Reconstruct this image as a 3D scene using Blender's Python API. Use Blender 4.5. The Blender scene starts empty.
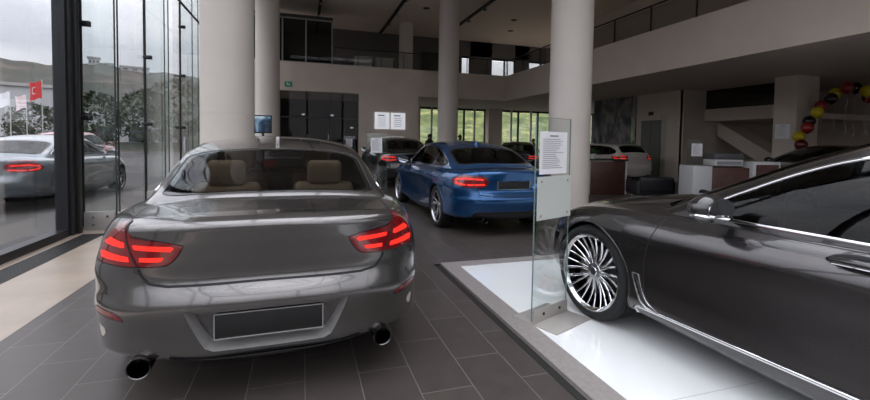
import bpy, bmesh, math, random
import numpy as np
from mathutils import Vector, Matrix
PI = math.pi
R = math.radians
COL = bpy.context.scene.collection
random.seed(7)

# ------------------------------------------------------------------ materials
MATS = {}
def mat(name, color=(.5,.5,.5), rough=.5, metal=0, coat=0, coat_rough=.03, spec=.5, emit=None, estr=0, noise=None, bump=None, trans=0, ior=1.45, flake=0):
    if name in MATS: return MATS[name]
    m = bpy.data.materials.new(name); m.use_nodes = True
    nt = m.node_tree; b = nt.nodes['Principled BSDF']
    b.inputs['Base Color'].default_value = (*color, 1)
    b.inputs['Roughness'].default_value = rough
    b.inputs['Metallic'].default_value = metal
    b.inputs['Specular IOR Level'].default_value = spec
    b.inputs['Coat Weight'].default_value = coat
    b.inputs['Coat Roughness'].default_value = coat_rough
    b.inputs['Transmission Weight'].default_value = trans
    b.inputs['IOR'].default_value = ior
    if emit:
        b.inputs['Emission Color'].default_value = (*emit, 1)
        b.inputs['Emission Strength'].default_value = estr
    tc = nt.nodes.new('ShaderNodeTexCoord')
    if noise:
        sc, amt = noise
        n = nt.nodes.new('ShaderNodeTexNoise'); n.inputs['Scale'].default_value = sc; n.inputs['Detail'].default_value = 6
        nt.links.new(tc.outputs['Object'], n.inputs['Vector'])
        r = nt.nodes.new('ShaderNodeMapRange')
        r.inputs['From Min'].default_value = .3; r.inputs['From Max'].default_value = .7
        r.inputs['To Min'].default_value = 1-amt; r.inputs['To Max'].default_value = 1+amt
        nt.links.new(n.outputs['Fac'], r.inputs['Value'])
        h = nt.nodes.new('ShaderNodeVectorMath'); h.operation = 'SCALE'
        h.inputs[0].default_value = color
        nt.links.new(r.outputs['Result'], h.inputs['Scale'])
        nt.links.new(h.outputs['Vector'], b.inputs['Base Color'])
    if bump:
        sc, st = bump
        n = nt.nodes.new('ShaderNodeTexNoise'); n.inputs['Scale'].default_value = sc; n.inputs['Detail'].default_value = 4
        nt.links.new(tc.outputs['Object'], n.inputs['Vector'])
        bp = nt.nodes.new('ShaderNodeBump'); bp.inputs['Strength'].default_value = st; bp.inputs['Distance'].default_value = .01
        nt.links.new(n.outputs['Fac'], bp.inputs['Height']); nt.links.new(bp.outputs['Normal'], b.inputs['Normal'])
    if flake:
        n = nt.nodes.new('ShaderNodeTexVoronoi'); n.inputs['Scale'].default_value = 900
        nt.links.new(tc.outputs['Object'], n.inputs['Vector'])
        bp = nt.nodes.new('ShaderNodeBump'); bp.inputs['Strength'].default_value = flake; bp.inputs['Distance'].default_value = .0006
        nt.links.new(n.outputs['Distance'], bp.inputs['Height']); nt.links.new(bp.outputs['Normal'], b.inputs['Normal'])
    MATS[name] = m
    return m

def glass(name, tint=(.8,.85,.85), rough=0.0, refl=1.0):
    """thin pane: see-through tint mixed with a mirror reflection by Fresnel"""
    if name in MATS: return MATS[name]
    m = bpy.data.materials.new(name); m.use_nodes = True
    nt = m.node_tree; nt.nodes.clear()
    o = nt.nodes.new('ShaderNodeOutputMaterial')
    t = nt.nodes.new('ShaderNodeBsdfTransparent'); t.inputs['Color'].default_value = (*tint, 1)
    g = nt.nodes.new('ShaderNodeBsdfGlossy'); g.inputs['Roughness'].default_value = rough; g.inputs['Color'].default_value = (refl,refl,refl,1)
    f = nt.nodes.new('ShaderNodeFresnel'); f.inputs['IOR'].default_value = 1.5
    geo = nt.nodes.new('ShaderNodeNewGeometry')
    # keep one Fresnel curve whichever way the pane faces
    mx = nt.nodes.new('ShaderNodeMix'); mx.data_type = 'FLOAT'
    mx.inputs[2].default_value = 1.5; mx.inputs[3].default_value = 1/1.5
    nt.links.new(geo.outputs['Backfacing'], mx.inputs[0])
    nt.links.new(mx.outputs[0], f.inputs['IOR'])
    x = nt.nodes.new('ShaderNodeMixShader')
    nt.links.new(f.outputs['Fac'], x.inputs['Fac']); nt.links.new(t.outputs[0], x.inputs[1]); nt.links.new(g.outputs[0], x.inputs[2])
    nt.links.new(x.outputs[0], o.inputs['Surface'])
    MATS[name] = m
    return m

# ------------------------------------------------------------------ objects
def link_mesh(name, V, F, m, parent=None, smooth=True, N=None, loc=None, rot=None):
    me = bpy.data.meshes.new(name)
    me.from_pydata([tuple(map(float, v)) for v in V], [], [tuple(int(i) for i in f) for f in F])
    me.update()
    for i, mm in enumerate(m if isinstance(m, (list, tuple)) else [m]): me.materials.append(mm)
    if smooth and len(me.polygons): me.polygons.foreach_set('use_smooth', [True]*len(me.polygons))
    if N is not None and len(me.vertices):
        me.normals_split_custom_set_from_vertices([tuple(map(float, n)) for n in N])
    o = bpy.data.objects.new(name, me); COL.objects.link(o)
    if parent is not None: o.parent = parent
    if loc is not None: o.location = loc
    if rot is not None: o.rotation_euler = rot
    return o

def tag(o, label=None, cat=None, group=None, kind=None):
    if label: o['label'] = label
    if cat: o['category'] = cat
    if group: o['group'] = group
    if kind: o['kind'] = kind
    return o

def thing(name, label, cat, loc=(0,0,0), rz=0, group=None):
    o = bpy.data.objects.new(name, None); COL.objects.link(o)
    o.empty_display_size = .2
    o.location = loc; o.rotation_euler = (0,0,rz)
    return tag(o, label, cat, group)

class MB:
    """collects shapes, builds them as one mesh"""
    def __init__(s): s.V = []; s.F = []
    def add(s, V, F):
        n = len(s.V); s.V += [tuple(v) for v in V]; s.F += [tuple(i+n for i in f) for f in F]; return s
    def box(s, c, d, rz=0, rx=0, ry=0):
        mt = Matrix.Rotation(rz,3,'Z') @ Matrix.Rotation(ry,3,'Y') @ Matrix.Rotation(rx,3,'X')
        V = []
        for x in (-.5,.5):
            for y in (-.5,.5):
                for z in (-.5,.5):
                    V.append(Vector(c) + mt @ Vector((x*d[0], y*d[1], z*d[2])))
        return s.add(V, [(0,1,3,2),(4,6,7,5),(0,4,5,1),(2,3,7,6),(0,2,6,4),(1,5,7,3)])
    def span(s, a, b):
        return s.box([(a[i]+b[i])/2 for i in range(3)], [abs(b[i]-a[i]) for i in range(3)])
    def bar(s, a, b, r, n=8, r2=None):
        a = Vector(a); b = Vector(b); r2 = r if r2 is None else r2
        d = (b-a).normalized(); u = d.orthogonal().normalized(); w = d.cross(u)
        V = []; F = []
        for p, q in ((a, r), (b, r2)):
            for k in range(n):
                t = 2*PI*k/n; V.append(p + (u*math.cos(t)+w*math.sin(t))*q)
        for k in range(n): F.append((k, (k+1)%n, n+(k+1)%n, n+k))
        F += [tuple(range(n))[::-1], tuple(range(n, 2*n))]
        return s.add(V, F)
    def tube(s, pts, r, n=8, closed=False):
        pts = [Vector(p) for p in pts]; m = len(pts); V = []; F = []
        prev = None
        for i, p in enumerate(pts):
            if closed: d = pts[(i+1)%m] - pts[i-1]
            else: d = pts[min(i+1, m-1)] - pts[max(i-1, 0)]
            d.normalize()
            u = d.orthogonal().normalized() if prev is None else (prev - d*prev.dot(d)).normalized()
            prev = u; w = d.cross(u)
            rr = r[i] if isinstance(r, (list, tuple)) else r
            for k in range(n):
                t = 2*PI*k/n; V.append(p + (u*math.cos(t)+w*math.sin(t))*rr)
        for i in range(m if closed else m-1):
            j = (i+1) % m
            for k in range(n): F.append((i*n+k, i*n+(k+1)%n, j*n+(k+1)%n, j*n+k))
        if not closed: F += [tuple(range(n))[::-1], tuple(range((m-1)*n, m*n))]
        return s.add(V, F)
    def lathe(s, prof, n=32, axis='Z', c=(0,0,0)):
        V = []; F = []; m = len(prof)
        for k in range(n):
            t = 2*PI*k/n
            for r, h in prof:
                x, y = r*math.cos(t), r*math.sin(t)
                v = {'Z': (x,y,h), 'Y': (x,h,-y), 'X': (h,x,y)}[axis]
                V.append((v[0]+c[0], v[1]+c[1], v[2]+c[2]))
        for k in range(n):
            j = (k+1) % n
            for i in range(m-1): F.append((k*m+i, j*m+i, j*m+i+1, k*m+i+1))
        return s.add(V, F)
    def ball(s, c, r, n=16, m=10, sc=(1,1,1)):
        V = []; F = []
        for i in range(m+1):
            p = PI*i/m
            for k in range(n):
                t = 2*PI*k/n
                V.append((c[0]+r*sc[0]*math.sin(p)*math.cos(t), c[1]+r*sc[1]*math.sin(p)*math.sin(t), c[2]-r*sc[2]*math.cos(p)))
        for i in range(m):
            for k in range(n): F.append((i*n+k, i*n+(k+1)%n, (i+1)*n+(k+1)%n, (i+1)*n+k))
        return s.add(V, F)
    def prism(s, poly, z0, z1, axis='Z'):
        """polygon extruded: axis Z takes (x,y), Y takes (x,z), X takes (y,z)"""
        n = len(poly)
        def f(p, h): return {'Z': (p[0],p[1],h), 'Y': (p[0],h,p[1]), 'X': (h,p[0],p[1])}[axis]
        V = [f(p, z0) for p in poly] + [f(p, z1) for p in poly]
        F = [tuple(range(n))[::-1], tuple(range(n, 2*n))] + [(k, (k+1)%n, n+(k+1)%n, n+k) for k in range(n)]
        return s.add(V, F)
    def build(s, name, m, parent=None, smooth=False, bevel=0, loc=None, rot=None, seg=2):
        me = bpy.data.meshes.new(name)
        me.from_pydata([tuple(v) for v in s.V], [], s.F)
        bm = bmesh.new(); bm.from_mesh(me)
        bmesh.ops.remove_doubles(bm, verts=bm.verts, dist=1e-6)
        bmesh.ops.recalc_face_normals(bm, faces=bm.faces)
        if bevel:
            es = [e for e in bm.edges if len(e.link_faces) == 2 and e.calc_face_angle(0) > .6]
            bmesh.ops.bevel(bm, geom=es, offset=bevel, segments=seg, profile=.5, affect='EDGES', clamp_overlap=True)
        for f in bm.faces: f.smooth = smooth or bool(bevel)
        if smooth or bevel:
            for e in bm.edges:
                if len(e.link_faces) == 2 and e.calc_face_angle(0) > R(42): e.smooth = False
        bm.to_mesh(me); bm.free()
        me.materials.append(m)
        o = bpy.data.objects.new(name, me); COL.objects.link(o)
        if parent is not None: o.parent = parent
        if loc is not None: o.location = loc
        if rot is not None: o.rotation_euler = rot
        return o

# ------------------------------------------------------------------ surfaces
def hermite(P, t, n):
    """smooth curve through P (first axis) with knots t; n steps in every span"""
    P = np.asarray(P, float); t = np.asarray(t, float); K = len(P)
    sh = (-1,) + (1,)*(P.ndim-1)
    h = np.diff(t); d = np.diff(P, axis=0)/h.reshape(sh)
    m = np.empty_like(P); m[0] = d[0]; m[-1] = d[-1]
    for k in range(1, K-1):
        m[k] = (d[k-1]*h[k] + d[k]*h[k-1])/(h[k-1]+h[k])
    out = []; tt = []
    for k in range(K-1):
        nn = n[k] if isinstance(n, (list, tuple)) else n
        for j in range(nn):
            s = j/nn
            out.append((2*s**3-3*s**2+1)*P[k] + (s**3-2*s**2+s)*h[k]*m[k] + (-2*s**3+3*s**2)*P[k+1] + (s**3-s**2)*h[k]*m[k+1])
            tt.append(t[k]+s*h[k])
    out.append(P[-1]); tt.append(t[-1])
    return np.array(out), np.array(tt)

class Surf:
    """vertices, normals, attributes, faces"""
    def __init__(s, V, F, A=None, N=None):
        s.V = np.asarray(V, float).reshape(-1,3); s.F = [tuple(f) for f in F]
        s.A = np.zeros((len(s.V), 2)) if A is None else np.asarray(A, float)
        s.N = N
    def weld(s, d=1e-5):
        key = {}; idx = np.empty(len(s.V), int); keep = []
        for i, v in enumerate(np.round(s.V/d).astype(np.int64)):
            k = tuple(v)
            if k not in key: key[k] = len(keep); keep.append(i)
            idx[i] = key[k]
        F = []
        for f in s.F:
            g = []
            for i in f:
                j = int(idx[i])
                if not g or g[-1] != j: g.append(j)
            if len(g) > 1 and g[0] == g[-1]: g.pop()
            if len(g) >= 3: F.append(tuple(g))
        return Surf(s.V[keep], F, s.A[keep])
    def normals(s):
        N = np.zeros_like(s.V)
        for f in s.F:
            p = s.V[list(f)]
            if len(f) == 4: n = np.cross(p[2]-p[0], p[3]-p[1])
            else: n = np.cross(p[1]-p[0], p[2]-p[0])
            l = np.linalg.norm(n)
            if l > 1e-14:
                n = n/math.sqrt(l)
                for i in f: N[i] += n
        L = np.linalg.norm(N, axis=1); L[L == 0] = 1
        s.N = N/L[:,None]
        return s
    def orient(s, c):
        """make the normals face away from point c"""
        if np.sum((s.V-np.asarray(c))*s.N) < 0:
            s.F = [f[::-1] for f in s.F]; s.N = -s.N
        return s
    def take(s, faces):
        used = sorted({i for f in faces for i in f}); mp = {j: k for k, j in enumerate(used)}
        return Surf(s.V[used], [tuple(mp[i] for i in f) for f in faces], s.A[used], None if s.N is None else s.N[used])
    def side(s, sgn):
        F = [f for f in s.F if sgn*sum(s.V[i][1] for i in f) > 0]
        return s.take(F)
    def off(s, d): return Surf(s.V+s.N*d, s.F, s.A, s.N)
    def obj(s, name, m, parent): return link_mesh(name, s.V, s.F, m, parent, True, s.N)

def refine(S, n=1):
    """every face into quads around its middle, n times"""
    for _ in range(n):
        V = list(S.V); A = list(S.A); N = list(S.N); F = []; em = {}
        def mid(a, b):
            k = (a, b) if a < b else (b, a)
            if k not in em:
                em[k] = len(V); V.append((S.V[a]+S.V[b])/2); A.append((S.A[a]+S.A[b])/2)
                q = S.N[a]+S.N[b]; N.append(q/max(np.linalg.norm(q), 1e-9))
            return em[k]
        for f in S.F:
            c = len(V); L = list(f); V.append(S.V[L].mean(0)); A.append(S.A[L].mean(0)); q = S.N[L].sum(0); N.append(q/max(np.linalg.norm(q), 1e-9))
            for i in range(len(f)): F.append((f[i], mid(f[i], f[(i+1)%len(f)]), c, mid(f[i-1], f[i])))
        S = Surf(V, F, np.array(A), np.array(N))
    return S

def split(S, g):
    """cut a surface along g=0; returns inside, outside, list of cut edges ((p,n),(p,n))"""
    gv = np.asarray(g(S.V, S.A), float)
    gv[np.abs(gv) < 1e-7] = 1e-7
    V = list(S.V); A = list(S.A); N = list(S.N); cut = {}
    sg = gv > 0
    E = []
    for f in S.F:
        for a, b in zip(f, f[1:]+f[:1]):
            if sg[a] != sg[b]:
                k = (a, b) if a < b else (b, a)
                if k not in cut: cut[k] = len(V)+len(E); E.append(k)
    if E:
        Ea = np.array(E); a, b = Ea[:,0], Ea[:,1]
        ta = np.zeros(len(E)); tb = np.ones(len(E)); ga = gv[a].copy(); gb = gv[b].copy()
        for it in range(4):
            t = ta + (tb-ta)*np.clip(ga/(ga-gb), .02, .98) if it else ga/(ga-gb)
            P = S.V[a]*(1-t)[:,None] + S.V[b]*t[:,None]; Q = S.A[a]*(1-t)[:,None] + S.A[b]*t[:,None]
            gm = np.asarray(g(P, Q), float)
            same = (gm > 0) == (ga > 0)
            ta = np.where(same, t, ta); ga = np.where(same, gm, ga)
            tb = np.where(same, tb, t); gb = np.where(same, gb, gm)
        NN = S.N[a]*(1-t)[:,None] + S.N[b]*t[:,None]; NN /= np.linalg.norm(NN, axis=1)[:,None]
        V += list(P); A += list(Q); N += list(NN)
    ins, out, ce = [], [], []
    for f in S.F:
        ss = [bool(sg[i]) for i in f]
        if all(ss): out.append(f); continue
        if not any(ss): ins.append(f); continue
        pi, po, c = [], [], []
        for a, b in zip(f, f[1:]+f[:1]):
            (po if sg[a] else pi).append(a)
            if sg[a] != sg[b]:
                k = cut[(a, b) if a < b else (b, a)]
                pi.append(k); po.append(k); c.append(k)
        if len(pi) >= 3: ins.append(tuple(pi))
        if len(po) >= 3: out.append(tuple(po))
        if len(c) == 2: ce.append(tuple(c))
    B = Surf(V, [], np.array(A), np.array(N))
    return B.take(ins), B.take(out), chains(ce, np.array(V), np.array(N))

def chains(ce, V, N):
    adj = {}
    for a, b in ce: adj.setdefault(a, []).append(b); adj.setdefault(b, []).append(a)
    seen = set(); res = []
    starts = [k for k in adj if len(adj[k]) == 1] + list(adj)
    for s0 in starts:
        if s0 in seen: continue
        ch = [s0]; seen.add(s0); cur = s0
        while True:
            nx = [k for k in adj[cur] if k not in seen]
            if not nx: break
            cur = nx[0]; seen.add(cur); ch.append(cur)
        closed = len(ch) > 2 and ch[0] in adj[ch[-1]]
        if len(ch) > 1: res.append((V[ch], N[ch], closed))
    return res

def sweep(chs, w, h, name, m, parent, base=0.0, rnd=True, filt=None, shift=0):
    """ribbon of width w raised h above the surface along chains"""
    o = None
    for P, N, closed in chs:
        VV = []; FF = []
        if filt is not None and not filt(P.mean(0)): continue
        n = len(P)
        # drop near-duplicate points
        keep = [0]
        if np.linalg.norm(P.max(0)-P.min(0)) < .03: continue
        for i in range(1, n):
            if np.linalg.norm(P[i]-P[keep[-1]]) > .003: keep.append(i)
        P = P[keep]; Nn = N[keep]; n = len(P)
        if n < 2: continue
        if closed: T = np.roll(P, -1, 0)-np.roll(P, 1, 0)
        else: T = np.gradient(P, axis=0)
        T /= np.maximum(np.linalg.norm(T, axis=1), 1e-9)[:,None]
        S = np.cross(T, Nn); S /= np.maximum(np.linalg.norm(S, axis=1), 1e-9)[:,None]
        prof = [(-.5,-.002), (-.5,h*.55), (-.28,h), (.28,h), (.5,h*.55), (.5,-.002)] if rnd else [(-.5, h), (.5, h)]
        b0 = len(VV); k = len(prof)
        for i in range(n):
            for a, b in prof: VV.append(P[i] + S[i]*(a*w+shift) + Nn[i]*(b+base))
        for i in range(n if closed else n-1):
            j = (i+1) % n
            for q in range(k-1): FF.append((b0+i*k+q, b0+i*k+q+1, b0+j*k+q+1, b0+j*k+q))
        if rnd and not closed: FF += [tuple(b0+q for q in range(k)), tuple(b0+(n-1)*k+q for q in range(k))[::-1]]
        o = link_mesh(name, VV, FF, m, parent, rnd)
    return o

def smooth_poly(pts, n=6, r=None):
    """closed smooth outline through points; a point given as (x,y,'c') stays a corner"""
    out = []; K = len(pts)
    P = [np.array(p[:2], float) for p in pts]; c = [len(p) > 2 for p in pts]
    for k in range(K):
        p0, p1, p2, p3 = P[k-1], P[k], P[(k+1)%K], P[(k+2)%K]
        L = np.linalg.norm(p2-p1)
        def tan(a, b, q, cc):
            if cc: return None
            t = (q-a); return t/max(np.linalg.norm(t), 1e-9)*L
        m1 = tan(p0, p1, p2, c[k]); m2 = tan(p1, p2, p3, c[(k+1)%K])
        if m1 is None: m1 = (p2-p1)
        if m2 is None: m2 = (p2-p1)
        for j in range(n):
            s = j/n
            out.append((2*s**3-3*s**2+1)*p1+(s**3-2*s**2+s)*m1+(-2*s**3+3*s**2)*p2+(s**3-s**2)*m2)
    return np.array(out)

def sdf(poly, X):
    """signed distance, negative inside; X (n,2)"""
    X = np.asarray(X, float)
    lo = poly.min(0)-.1; hi = poly.max(0)+.1
    near = ((X > lo) & (X < hi)).all(1)
    d = np.full(len(X), .1)
    if not near.any():
        return d
    Q = X[near]; a = poly; b = np.roll(poly, -1, 0)
    ba = b-a; L = np.maximum((ba**2).sum(1), 1e-12)
    pa = Q[:,None,:]-a[None]
    h = np.clip((pa*ba[None]).sum(2)/L, 0, 1)
    dist = np.sqrt(((pa-ba[None]*h[...,None])**2).sum(2)).min(1)
    c1 = (a[None,:,1] > Q[:,None,1]) != (b[None,:,1] > Q[:,None,1])
    with np.errstate(divide='ignore', invalid='ignore'):
        xi = a[None,:,0] + (Q[:,None,1]-a[None,:,1])*ba[None,:,0]/np.where(ba[:,1] == 0, 1e-12, ba[:,1])[None]
    ins = ((c1 & (Q[:,None,0] < xi)).sum(1) % 2) == 1
    d[near] = np.where(ins, -dist, dist)
    return d
# ------------------------------------------------------------------ cars
GH_COUPE = [ # xc,zc | xr,yr,zr | xb,yb,zb   (template metres, rear axle at x = 0)
 (-.50,.965, -.40,.70,.94, -.50,.74,.90),
 (-.36,1.045, -.28,.70,1.005, -.32,.77,.90),
 (0,1.165, .03,.685,1.12, 0,.80,.90),
 (.35,1.285, .33,.66,1.232, .35,.81,.90),
 (.75,1.362, .75,.635,1.30, .75,.815,.90),
 (1.2,1.392, 1.2,.62,1.332, 1.2,.815,.89),
 (1.65,1.374, 1.6,.625,1.315, 1.6,.815,.88),
 (2.0,1.29, 1.92,.65,1.225, 2.0,.81,.875),
 (2.4,1.14, 2.28,.69,1.085, 2.3,.79,.87),
 (2.85,.955, 2.68,.72,.91, 2.7,.74,.85)]
GH_SEDAN = [
 (-.62,.97, -.52,.68,.945, -.58,.74,.90),
 (-.42,1.06, -.36,.68,1.01, -.36,.77,.90),
 (-.05,1.21, -.03,.665,1.15, 0,.80,.90),
 (.30,1.325, .28,.645,1.262, .30,.81,.90),
 (.75,1.382, .75,.63,1.318, .75,.815,.90),
 (1.2,1.394, 1.2,.62,1.335, 1.2,.815,.89),
 (1.65,1.370, 1.6,.625,1.312, 1.6,.815,.88),
 (2.02,1.28, 1.94,.65,1.215, 2.0,.81,.875),
 (2.4,1.135, 2.28,.69,1.08, 2.3,.79,.87),
 (2.85,.955, 2.68,.72,.91, 2.7,.74,.85)]
GH_HATCH = [
 (-.98,.95, -.86,.64,.93, -.80,.74,.90),
 (-.92,1.04, -.82,.645,1.00, -.72,.77,.90),
 (-.74,1.20, -.66,.63,1.14, -.5,.80,.90),
 (-.52,1.325, -.46,.615,1.262, -.2,.81,.90),
 (-.1,1.368, -.1,.61,1.31, .3,.815,.90),
 (.8,1.392, .8,.61,1.335, .9,.815,.89),
 (1.5,1.38, 1.45,.62,1.32, 1.5,.815,.88),
 (1.95,1.29, 1.88,.65,1.225, 2.0,.81,.875),
 (2.35,1.14, 2.25,.69,1.085, 2.3,.79,.87),
 (2.8,.955, 2.66,.72,.91, 2.7,.74,.85)]
GH_SUVC = [
 (-.85,.95, -.72,.68,.93, -.70,.74,.90),
 (-.72,1.04, -.62,.68,1.00, -.6,.77,.90),
 (-.32,1.17, -.28,.665,1.12, -.3,.80,.90),
 (.15,1.30, .15,.645,1.245, .15,.81,.90),
 (.6,1.37, .6,.63,1.31, .75,.815,.90),
 (1.15,1.392, 1.15,.62,1.335, 1.2,.815,.89),
 (1.65,1.374, 1.6,.625,1.315, 1.6,.815,.88),
 (2.0,1.29, 1.92,.65,1.225, 2.0,.81,.875),
 (2.4,1.14, 2.28,.69,1.085, 2.3,.79,.87),
 (2.85,.955, 2.68,.72,.91, 2.7,.74,.85)]
OUT = [(-1.125,0),(-1.11,.38),(-1.04,.64),(-.88,.80),(-.52,.905),(0,.942),(.7,.925),(1.5,.915),(2.3,.925),(2.968,.94),(3.35,.895),(3.65,.73),(3.83,.42),(3.882,0)]
ROWS = {
 0:[(.225,.12),(.25,.058),(.36,.034),(.525,.0),(.60,.022),(.645,.062),(.76,.055),(.885,.035),(.945,.035),(.972,.10)],
 2:[(.265,.12),(.295,.050),(.39,.028),(.525,0),(.60,.015),(.66,.03),(.77,.035),(.88,.045),(.935,.06),(.962,.12)],
 3:[(.275,.055),(.305,.022),(.40,.010),(.53,-.006),(.60,.004),(.67,.0),(.77,.02),(.87,.05),(.925,.09),(.955,.15)],
 4:[(.255,.045),(.29,.010),(.40,-.002),(.51,0),(.60,0),(.68,0),(.78,.01),(.87,.035),(.92,.075),(.948,.13)],
 5:[(.25,.05),(.30,.02),(.40,.01),(.50,.005),(.60,0),(.68,0),(.78,.01),(.86,.035),(.91,.07),(.940,.12)],
 7:[(.15,.09),(.19,.035),(.33,.03),(.48,.038),(.60,.03),(.70,.012),(.78,.004),(.845,.03),(.885,.055),(.92,.10)],
 9:[(.24,.05),(.30,.02),(.40,.01),(.50,.005),(.60,.0),(.68,0),(.76,.01),(.82,.035),(.86,.07),(.885,.12)],
 11:[(.20,.09),(.26,.03),(.36,.0),(.46,0),(.54,.005),(.60,.02),(.66,.05),(.71,.09),(.75,.13),(.78,.19)],
 13:[(.20,.12),(.26,.04),(.36,.0),(.46,0),(.54,.01),(.60,.03),(.65,.06),(.70,.09),(.735,.13),(.76,.18)]}
DECK = [(-1.2,.955),(-1.03,.972),(-.8,.983),(-.4,.995),(0,1.005),(1.2,1.0),(2.3,1.0),(2.7,.985),(3.1,.935),(3.5,.86),(3.75,.775),(3.95,.70)]

def fwd_map(sp):
    xa = [-1.125,0,2.968,3.882]; xb = [-sp['RO'],0,sp['WB'],sp['WB']+sp['FO']]
    sy = sp['W']/1.894; sz = sp['H']/1.392; zl = sp.get('zl', sz)
    def fx(x):
        x = np.asarray(x, float)
        r = np.interp(x, xa, xb)
        r = np.where(x < xa[0], xb[0]+(x-xa[0]), r); return np.where(x > xa[-1], xb[-1]+(x-xa[-1]), r)
    def fz(z):      # lower body scaled by zl, roof reaches H
        z = np.asarray(z, float); lo = z*zl; hi = .93*zl + (z-.93)*(sp['H']-.93*zl)/(1.392-.93)
        return np.where(z < .93, lo, hi)
    return fx, sy, fz

def build_surfaces(sp):
    n = sp.get('res', 6); fx, sy, fz = fwd_map(sp)
    out = np.array(OUT); K = len(out)
    rows = sp.get('ROWS', ROWS)
    tab = np.zeros((K, 10, 2))
    ks = sorted(rows)
    for i in range(K):
        for r in range(10):
            for c in range(2): tab[i, r, c] = np.interp(i, ks, [rows[k][r][c] for k in ks])
    o2 = out.copy(); o2[:,0] = fx(out[:,0]); o2[:,1] *= sy
    T = np.empty_like(o2)
    for i in range(K):
        a = o2[max(i-1,0)]; b = o2[min(i+1,K-1)]
        T[i] = b-a
    T[0] = (0,1); T[-1] = (0,-1)
    T /= np.linalg.norm(T, axis=1)[:,None]
    Nn = np.stack([-T[:,1], T[:,0]], 1)   # outward for rear->front on the left side
    net = np.zeros((K, 10, 3))
    for i in range(K):
        for r in range(10):
            p = o2[i] - Nn[i]*tab[i, r, 1]
            net[i, r] = (p[0], p[1], fz(tab[i, r, 0]))
    net[0,:,1] = 0; net[-1,:,1] = 0
    arc = np.concatenate([[0], np.cumsum(np.linalg.norm(np.diff(o2, axis=0), axis=1))])
    # mirror across the centre for a symmetric tangent
    def mir(a): b = a.copy(); b[...,1] *= -1; return b
    full = np.concatenate([mir(net[2:0:-1]), net, mir(net[-2:-4:-1])], 0)
    at = np.concatenate([-arc[2:0:-1], arc, 2*arc[-1]-arc[-2:-4:-1]])
    seg = [max(1, int(round((at[k+1]-at[k])/(.34/n)/1.6))) for k in range(len(at)-1)]
    D, tt = hermite(full, at, seg)
    i0 = sum(seg[:2]); i1 = len(D)-1-sum(seg[-2:])
    D = D[i0:i1+1]; tt = tt[i0:i1+1]; D[0,:,1] = 0; D[-1,:,1] = 0
    zt = np.array([0,.05,.13,.25,.35,.41,.52,.62,.68,.73])
    sv = [max(1, int(round((zt[k+1]-zt[k])/(.05*6/n)*2.2))) for k in range(9)]
    E, zz = hermite(np.swapaxes(D, 0, 1), zt, sv); E = np.swapaxes(E, 0, 1)   # (ni, nk, 3)
    ni, nk = E.shape[:2]
    V = []; F = []; A = []
    for sgn in (1, -1):
        b0 = len(V)
        for i in range(ni):
            for k in range(nk):
                p = E[i,k]; V.append((p[0], p[1]*sgn, p[2])); A.append((tt[i], p[2]))
        for i in range(ni-1):
            for k in range(nk-1):
                q = (b0+i*nk+k, b0+(i+1)*nk+k, b0+(i+1)*nk+k+1, b0+i*nk+k+1)
                F.append(q if sgn < 0 else q[::-1])
    # top
    ring = E[:,-1,:]
    dk = np.array(sp.get('DECK', DECK)); dx = fx(dk[:,0]); dz = fz(dk[:,1])
    dd, dt = hermite(dz[:,None], dx, 8); 
    nl = 4*n
    ws = np.sin(np.linspace(-1, 1, nl+1)*PI/2)
    b0 = len(V)
    for i in range(ni):
        p = ring[i]; zc = float(np.interp(p[0], dt, dd[:,0]))
        for w in ws:
            z = p[2] + (zc-p[2])*(1-abs(w)**2.4)*min(1, p[1]/.3)
            V.append((p[0], p[1]*w, z if abs(w) < 1 else p[2])); A.append((tt[i], 2))
    for i in range(ni-1):
        for k in range(nl):
            F.append((b0+i*(nl+1)+k, b0+i*(nl+1)+k+1, b0+(i+1)*(nl+1)+k+1, b0+(i+1)*(nl+1)+k))
    body = Surf(V, F, A).weld().normals()
    # orientation by the side panels
    m = np.abs(body.V[:,1]) > .8*sy
    if np.sum(body.V[m,1]*body.N[m,1]) < 0: body.F = [f[::-1] for f in body.F]; body.N = -body.N
    # the cap may be wound the other way: rebuild with consistent winding
    capup = np.array([0.,0.,1.])
    fixed = []
    for f in body.F:
        p = body.V[list(f)]
        nn = np.cross(p[1]-p[0], p[2]-p[0]) if len(f) == 3 else np.cross(p[2]-p[0], p[3]-p[1])
        c = p.mean(0); ref = np.array([c[0]-np.clip(c[0], .2, sp['WB']-.2), c[1]*1.5, (c[2]-.5)*.8])
        if c[2] > .93*.9*fz(1.0) and abs(nn[2]) > .8*np.linalg.norm(nn): ref = capup
        fixed.append(f if np.dot(nn, ref) >= 0 else f[::-1])
    body.F = fixed; body.normals()
    # greenhouse
    G = np.array(sp.get('GH', GH_COUPE), float)
    G2 = G.copy()
    for c in (0, 2, 5): G2[:,c] = fx(G[:,c]) + sp.get('ghdx', 0)
    for c in (1, 4, 7): G2[:,c] = fz(G[:,c])
    for c in (3, 6): G2[:,c] = G[:,c]*sy*sp.get('ghw', 1)
    if 'ghw' in sp: G2[:,6] = G[:,6]*sy
    gu = np.arange(len(G))*1.0
    GD, gt = hermite(G2, gu, n+2)
    nw = 5*n; ws = np.linspace(-1, 1, nw+1); ns = n+2
    V = []; F = []; A = []
    for i, g in enumerate(GD):
        xc, zc, xr, yr, zr, xb, yb, zb = g
        for s_ in range(ns, 0, -1):
            q = s_/ns; V.append((xr+(xb-xr)*q, -(yr+(yb-yr)*q+.022*math.sin(PI*q)), zr+(zb-zr)*q)); A.append((gt[i], -1-q))
        for w in ws:
            V.append((xc+(xr-xc)*abs(w)**2, w*yr, zc+(zr-zc)*abs(w)**2.4)); A.append((gt[i], w))
        for s_ in range(1, ns+1):
            q = s_/ns; V.append((xr+(xb-xr)*q, (yr+(yb-yr)*q+.022*math.sin(PI*q)), zr+(zb-zr)*q)); A.append((gt[i], 1+q))
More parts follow.
